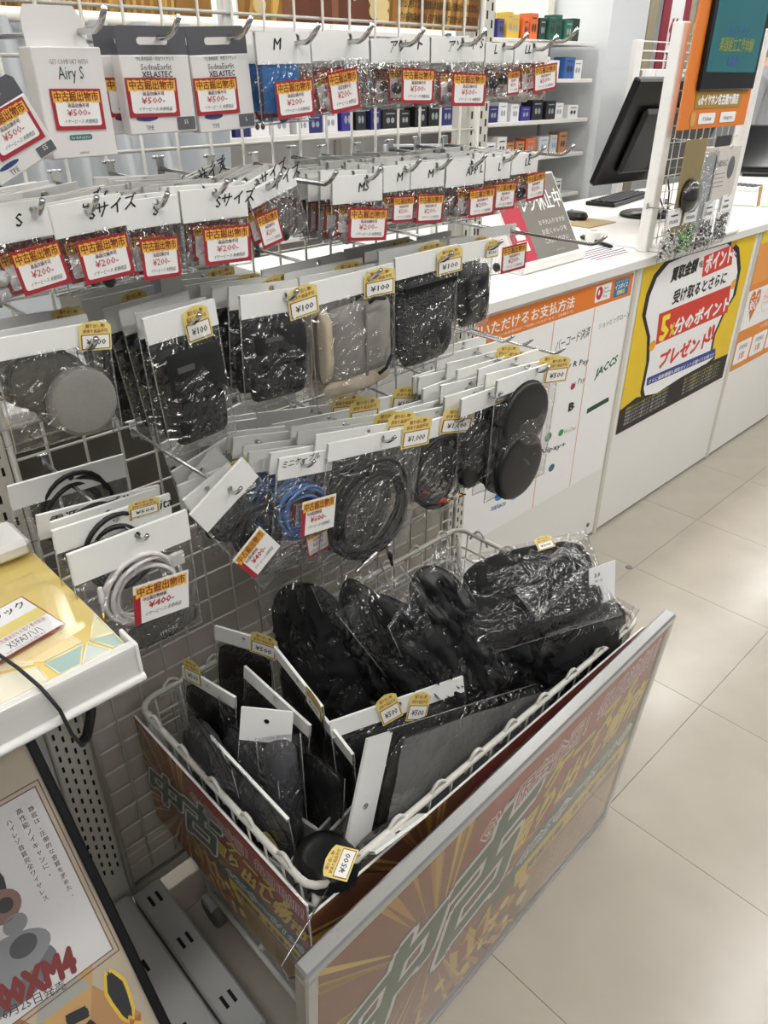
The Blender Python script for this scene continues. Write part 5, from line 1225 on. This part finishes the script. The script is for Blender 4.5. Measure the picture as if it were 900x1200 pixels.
def beads(col, dark):
    def f(t, w, h):
        link('header_card', header_mesh(w * .8, .05, mat=SHEET), t)
        b = MB(); b.text('STICKER', 0, -.04, .010, d1, .003, al='c', w=w * .5, bold=.02); b.rect(-w * .2, -.02, w * .2, -.016, .003, ink('#444444')); b.build('lettering', t)
        link('film_pouch', film_mesh(w, h - .046, -.046, .012, 5), t)
        m1, m2 = pm('bead_' + col.strip('#'), col, .3), pm('bead_' + dark.strip('#'), dark, .3); rnd = random.Random(int(w * 1e4) + len(col))
        for m_, nm, cnt in ((m1, 'beads', 60), (m2, 'dark_beads', 25)):
            b = MB()
            for k in range(cnt): b.lathe([(.001, -.004), (.0045, -.002), (.0045, .002), (.001, .004)], m_, 7, T(rnd.uniform(-w * .42, w * .42), -.06 - rnd.random() * (h - .075), rnd.uniform(-.008, .008)) @ Matrix.Rotation(rnd.random() * 3, 4, 'X') @ Matrix.Rotation(rnd.random() * 3, 4, 'Y'))
            o_ = b.build(nm, t); o_['kind'] = 'stuff'
    return f
for x, y, w_, col, dk_, lab in ((791, 245, .11, '#c9cbc6', '#2e2e30', 'clear bag of pale beads with a white header below the orange panel'), (811, 240, .11, '#7fb06a', '#3d4a39', 'clear bag of green beads with a white header below the orange panel'), (832, 236, .10, '#77787a', '#2e2e30', 'clear bag of grey beads with a white header below the orange panel'), (852, 228, .085, '#6a6b70', '#aaaaaa', 'small tilted bag of dark beads at the end of the orange rack')):
    rack_item('bead_bag', lab, 'bag', x, y, w_, .15, beads(col, dk_))
# papers, calculator and laptop further along
def _calc(t):
    b = MB(); b.box(-.06, .06, -.09, .09, 0, .02, WHITEP, bev=.004); b.build('case', t)
    b = MB(); b.rect(-.05, .045, .05, .08, .0205, ink('#7d8a80')); b.build('display', t)
    kb = MB(); kb.box(-.009, .009, -.008, .008, 0, .004, pm('calc_key', '#55585c', .5)); kb = kb.mesh('key')
    for i in range(4):
        for j in range(5): link('key', kb, t, T(-.038 + i * .026, -.07 + j * .024, .02))
small('calculator', 'pale desk calculator on the counter beside the laptop', 'calculator', (868, 222), _calc)
def papers(col):
    def f(t):
        b = MB(); M = Matrix.Rotation(.4, 4, 'Z'); b.box(-.15, .15, -.10, .10, 0, .004, SHEET, M); b.build('sheet', t)
        b = MB(); b.rect(-.14, -.09, -.10, .09, .0044, ink(col), M); b.build('coloured_edge', t)
    return f
small('paper_stack', 'white papers with a red edge beside the calculator', 'paper', (842, 214), papers('#c0563f'))
small('paper_stack', 'white papers with a green edge before the calculator', 'paper', (878, 238), papers('#8fae5a'))
def _lap(t):
    b = MB(); M = Matrix.Rotation(R(-60), 4, 'Z'); b.box(-.17, .17, -.12, .12, 0, .02, BLACKP, M, .004); b.build('base', t)
    b = MB(); M2 = M @ T(0, .12, .02) @ Matrix.Rotation(R(-20), 4, 'X'); b.box(-.17, .17, 0, .012, 0, .23, BLACKP, M2, .003); ld_ = b.build('lid', t)
    b = MB(); b.add([(-.16, -.0006, .01), (.16, -.0006, .01), (.16, -.0006, .22), (-.16, -.0006, .22)], [(0, 1, 2, 3)], MATS['screen_dark'], M2); b.build('screen', ld_)
small('laptop', 'open black laptop on the counter before the person', 'laptop', (905, 205), _lap)
small('card_stand', 'small tan card standing on the counter edge', 'card', (888, 243), lambda t: (MB().box(-.012, .012, -.002, .002, 0, .085, pm('tan_card', '#b58a5c', .6), Matrix.Rotation(-.2, 4, 'Y')).build('card', t), MB().box(-.014, .014, -.012, .012, 0, .006, SHEET).build('foot', t)))

# ================================================================== BACKGROUND
# shelving along the back
t = thing('back_shelving', 'white shelving unit against the back wall', 'shelving', T(0, 3.1, 0))
ZS = (.76, 1.01, 1.215, 1.44, 1.64)
for z in ZS:
    b = MB(); b.box(.2, 4.88, 0, .36, z - .022, z, LAMINATE, bev=.002); b.build('shelf_board', t)
b = MB(); b.box(.2, 4.88, .37, .39, .05, 2.2, LAMINATE); b.build('back_board', t)
for x in (.22, 1.14, 2.06, 2.98, 3.90, 4.86):
    b = MB(); b.box(x - .02, x + .02, .35, .39, 0, 2.2, STEEL, bev=.002); b.build('upright', t)
rnd = random.Random(21)
sets = {0: (['#e8e8e8', '#d8d8da', '#222226'], .075, .10, 'white earphone box on the lowest back shelf', ), 1: (['#b9825a', '#d06a3c', '#e4e2de', '#c9c9cc', '#ececec', '#f0f0f0'], .08, .11, 'small carton on the fourth back shelf'),
        2: (['#2b2a6a', '#3a2f8a', '#eeeeee', '#e6e6e8', '#1a1a1c', '#222224'], .085, .10, 'earphone carton on the third back shelf'), 3: (['#f0f0f0', '#ededf0', '#3a66a8', '#e9e9ea', '#dddddf'], .085, .10, 'white earphone carton on the second back shelf'),
        4: (['#e9e9ea', '#3b3e44', '#4f4f86', '#d9b54a', '#d86a35', '#1f3d36', '#26584a', '#2c6a58', '#1c2f2a'], .06, .12, 'hang box on the top back shelf')}
names = {'#e8e8e8': 'white', '#d8d8da': 'pale grey', '#222226': 'black', '#b9825a': 'tan', '#d06a3c': 'copper', '#e4e2de': 'white', '#c9c9cc': 'silver', '#ececec': 'white', '#f0f0f0': 'white', '#2b2a6a': 'navy', '#3a2f8a': 'violet', '#eeeeee': 'white', '#e6e6e8': 'white', '#1a1a1c': 'black', '#222224': 'black', '#ededf0': 'white', '#3a66a8': 'blue', '#e9e9ea': 'white', '#dddddf': 'pale grey', '#3b3e44': 'dark grey', '#4f4f86': 'violet', '#d9b54a': 'yellow', '#d86a35': 'orange', '#1f3d36': 'dark green', '#26584a': 'green', '#2c6a58': 'teal', '#1c2f2a': 'black green'}
shelfname = ('lowest', 'fourth', 'third', 'second', 'top')
for lv, (cols, bw, bh, lab) in sets.items():
    x = 1.55 if lv in (2, 3) else 3.55; k = 0
    while x < 4.74:
        ww = bw * rnd.uniform(.8, 1.35); hh = bh * rnd.uniform(.75, 1.2)
        if lv == 4: i_ = min(len(cols) - 1, int((x - 3.55) / 1.2 * len(cols)))
        else: i_ = rnd.randrange(len(cols))
        hx = cols[i_]
        lb = f'small {names[hx]} carton on the {shelfname[lv]} board of the back shelving'
        t = thing('product_carton', lb, 'box', T(x, 3.1 + rnd.uniform(.02, .05), ZS[lv]), f'{names[hx]} cartons on the {shelfname[lv]} back shelf')
        b = MB(); b.box(0, ww, 0, .09, 0, hh, pm('carton_' + hx.strip('#'), hx, .5, var=.03), bev=.002); b.build('carton', t)
        b = MB(); dkc = ink('#333338') if i_ % 2 == 0 and names[hx] not in ('black', 'navy', 'dark green') else ink('#9aa0a6')
        b.ell(ww * .35, hh * .45, ww * .12, hh * .16, 0, dkc, 12, T(0, -.001, 0) @ FACE); b.ell(ww * .65, hh * .45, ww * .12, hh * .16, 0, dkc, 12, T(0, -.001, 0) @ FACE); b.rect(ww * .2, hh * .78, ww * .8, hh * .84, 0, dkc, T(0, -.001, 0) @ FACE); b.build('print', t)
        x += ww + rnd.uniform(.008, .03)
# white rack with the red banner, behind the monitor
t = thing('slotted_rack', 'white slotted rack behind the black monitor', 'rack', T(0, 2.7, 0))
A = onY((741, 120), 2.7); B = onY((815, 120), 2.7)
for x in (A.x, B.x + .25):
    b = MB(); b.box(x - .035, x + .035, 0, .04, 0, 1.64, WHITEP, bev=.003); b.build('post', t)
b = MB()
for k in range(16): b.tube([(A.x, .02, .9 + .049 * k), (B.x + .25, .02, .9 + .049 * k)], .004, WHITEP, 6)
b.build('cross_wires', t)
for k in range(4):
    c = thing('white_package', 'flat white package hanging on the slotted rack behind the monitor', 'package', T(A.x + .10 + .125 * k, 2.69, 1.22), 'white packages on the slotted rack')
    b = MB(); b.box(-.055, .055, -.03, 0, 0, .27, pm('carton_f0f0f0', '#f0f0f0'), bev=.002); b.build('carton', c)
    b = MB(); b.ell(0, .10, .03, .02, .031, ink('#77777a'), 12, FACE); b.rect(-.03, .15, .03, .158, .031, ink('#99999c'), FACE); b.build('print', c)
A = onY((771, 55), 3.3); B = onY((802, 55), 3.3)
t = thing('repair_banner', 'dark red and white vertical banner above the slotted rack', 'banner', T(A.x, 3.3, 1.38))
W = B.x - A.x
b = MB(); b.box(0, W, 0, .01, 0, 1.3, pm('banner_red', '#8f3040', .7)); b.build('cloth', t)
b = MB(); b.rect(W * .27, 0, W * .75, 1.3, .0008, SHEET, FACE); b.text('修', W * .51, .30, .13, ink('#8f3040'), .002, al='c', bold=.04, M=FACE); b.text('理', W * .51, .10, .13, ink('#8f3040'), .002, al='c', bold=.04, M=FACE); b.build('lettering', t)
b = MB(); b.box(-.16, -.04, .02, .06, -1.2, 1.5, pm('door_frame_tan', '#a39a80', .5)); b.box(W + .02, W + .12, .02, .06, -1.2, 1.5, MATS['door_frame_tan']); o = b.build('banner_frame', t)
# desk behind the grid with office things
t = thing('work_desk', 'white work desk standing behind the wire grid', 'desk', T(-.7, 1.35, 0))
b = MB(); b.box(0, 1.8, 0, .7, .90, .93, LAMINATE, bev=.003); b.build('top', t)
for x in (.05, 1.75):
    for y in (.05, .65): b = MB(); b.box(x - .02, x + .02, y - .02, y + .02, 0, .90, STEEL); b.build('leg', t)
b = MB(); b.box(.05, 1.75, .64, .66, .1, .9, pm('desk_panel', '#77746f', .6)); b.build('modesty_panel', t)
DZ = .93
def desk_box(name, lab, cat, x, y, w_, d_, h_, col, rz=0, z=DZ, lid=None):
    t = thing(name, lab, cat, T(x, y, z) @ Matrix.Rotation(R(rz), 4, 'Z'))
    b = MB(); b.box(-w_ / 2, w_ / 2, -d_ / 2, d_ / 2, 0, h_, pm('desk_' + col.strip('#'), col, .5), bev=.004); b.build('body', t)
    b = MB(); b.box(-w_ * .46, w_ * .46, -d_ * .46, d_ * .46, h_, h_ + .004, pm('desk_lid_' + (lid or col).strip('#'), lid or col, .5)); b.build('lid', t)
    return t
desk_box('office_printer', 'white office printer behind the wire grid', 'printer', .02, 1.75, .36, .3, .26, '#e4e4e4', 5)
desk_box('storage_tray', 'black storage tray behind the round grey pads', 'tray', -.1, 1.5, .3, .22, .05, '#1d1f24', 12)
desk_box('paper_pile', 'pile of white papers behind the S size bags', 'paper', .33, 1.62, .32, .24, .05, '#eeeeee', -14)
desk_box('storage_box', 'black storage box with a lime edge behind the black pouches', 'box', .36, 1.5, .2, .16, .10, '#16171a', 8, DZ, '#9ac23a')
desk_box('paper_pile', 'white booklet pile behind the long bare hook', 'paper', .78, 1.55, .3, .22, .04, '#f0f0f0', 20)
desk_box('storage_box', 'pale grey plastic box behind the plain black pouch', 'box', .62, 1.78, .22, .2, .16, '#b9bcc2', -6)
desk_box('measuring_tape', 'yellow and black tape measure behind the tall white box', 'tool', .45, 2.0, .09, .07, .26, '#d9a31f', 0, DZ, '#222222')
desk_box('label_printer', 'dark label printer behind the MS bag', 'printer', .95, 1.8, .26, .22, .17, '#30333a', 10, DZ, '#a9b4c4')
t = thing('dust_sheet', 'hanging grey translucent dust sheet behind the wire grid', 'curtain', T(.75, 2.6, .5))
b = MB(); b.grid(lambda u, v: (u * .95, .05 * math.sin(u * 40 + 2 * v) + .03 * nz(u * 9, v * 3), v * 1.1), 60, 6, pm('dust_sheet_grey', '#b5b9bd', .5, var=.08, scale=5)); b.build('sheet', t)
b = MB(); b.tube([(-.02, 0, 1.1), (.97, 0, 1.1)], .012, STEEL, 8); b.build('rail', t)

# ================================================================== PERSON behind the counter, mostly out of frame
def person(px_, Yp):
    P_ = onY(px_, Yp); X_ = P_.x + .22
    skin = pm('skin', '#c79c80', .55); shirt = pm('grey_shirt', '#8e8e90', .85, var=.1, scale=30, bump=.3, bscale=60); hair = pm('dark_hair', '#17130f', .6, var=.3); pants = pm('dark_trousers', '#22242a', .85)
    V = [(0, 0, .95), (0, 0, 1.12), (0, .01, 1.30), (0, .02, 1.43), (0, .0, 1.50), (0, -.015, 1.58),
         (-.17, .01, 1.42), (-.23, .0, 1.16), (-.20, -.16, 1.01), (-.18, -.23, 1.0), (.17, .01, 1.42), (.23, 0, 1.16), (.20, -.16, 1.01), (.18, -.23, 1.0),
         (-.09, 0, .90), (-.10, -.01, .50), (-.10, .03, .08), (-.10, -.10, .035), (.09, 0, .90), (.10, -.01, .50), (.10, .03, .08), (.10, -.10, .035)]
    E_ = [(0, 1), (1, 2), (2, 3), (3, 4), (4, 5), (3, 6), (6, 7), (7, 8), (8, 9), (3, 10), (10, 11), (11, 12), (12, 13), (0, 14), (14, 15), (15, 16), (16, 17), (0, 18), (18, 19), (19, 20), (20, 21)]
    rad = [.15, .14, .16, .12, .055, .055, .075, .055, .04, .03, .075, .055, .04, .03, .095, .065, .045, .04, .095, .065, .045, .04]
    me = bpy.data.meshes.new('body'); me.from_pydata(V, E_, [])
    tmp = bpy.data.objects.new('tmp', me); COL.objects.link(tmp)
    md = tmp.modifiers.new('s', 'SKIN'); md.use_smooth_shade = True
    for i, r_ in enumerate(rad): me.skin_vertices[0].data[i].radius = (r_ * (1.15 if i in (0, 1, 2, 3) else 1), r_ * (.75 if i in (0, 1, 2, 3) else 1)); me.skin_vertices[0].data[i].use_root = (i == 0)
    tmp.modifiers.new('d', 'SUBSURF').levels = 2
    bpy.context.view_layer.update()
    bm_ = bpy.data.meshes.new_from_object(tmp.evaluated_get(bpy.context.evaluated_depsgraph_get())); bpy.data.objects.remove(tmp)
    for m_ in (shirt, pants, skin): bm_.materials.append(m_)
    for p in bm_.polygons:
        c = p.center; p.use_smooth = True
        p.material_index = 1 if c.z < .93 and abs(c.x) < .2 and c.y > -.14 else 2 if (c.z > 1.51 or (c.z < 1.10 and c.y < -.06)) else 0
        if c.z < .93: p.material_index = 1
    t = thing('person', 'person in a grey short sleeved shirt standing behind the counter', 'person', T(X_, Yp, 0) @ Matrix.Rotation(R(10), 4, 'Z'))
    link('body', bm_, t)
    b = MB(); HM = T(0, -.02, 1.665)
    b.lathe([(.01, -.125), (.045, -.115), (.062, -.07), (.074, -.01), (.076, .04), (.062, .09), (.03, .115), (.002, .12)], skin, 20, HM @ Matrix.Diagonal((1, 1.18, 1, 1)))
    b.box(-.011, .011, -.102, -.08, -.035, .005, skin, HM, .004)
    for sx in (-1, 1): b.lathe([(.012, -.008), (.02, 0), (.012, .008)], skin, 10, HM @ T(sx * .077, .0, -.01) @ Matrix.Rotation(R(90), 4, 'Y')); b.lathe([(.004, -.003), (.009, 0), (.004, .003)], ink('#1d1512'), 10, HM @ T(sx * .03, -.082, .012) @ Matrix.Rotation(R(90), 4, 'X'))
    b.box(-.022, .022, -.088, -.08, -.066, -.058, ink('#a0604f'), HM, .002); b.build('head', t)
    b = MB(); b.lathe([(.079, -.02), (.084, .03), (.074, .085), (.04, .125), (.002, .135)], hair, 22, HM @ T(0, .014, 0) @ Matrix.Diagonal((1, 1.2, 1, 1))); b.box(-.07, .07, .03, .095, -.08, .0, hair, HM, .02); b.build('hair', t)
    for sx in (-1, 1):
        for k in range(4):
            b = MB(); x_ = sx * .18 + (k - 1.5) * .017; L_f = (.06, .07, .066, .05)[k]; b.tube([(x_, -.235, 1.0), (x_, -.235 - L_f * .5, .998), (x_, -.235 - L_f, .988)], [.0085, .008, .006], skin, 8); b.build('finger', t)
        b = MB(); b.tube([(sx * .18 - sx * .026, -.215, 1.0), (sx * .18 - sx * .045, -.24, .995), (sx * .18 - sx * .045, -.26, .99)], [.01, .009, .007], skin, 8); b.build('thumb', t)
person((872, 120), 2.22)
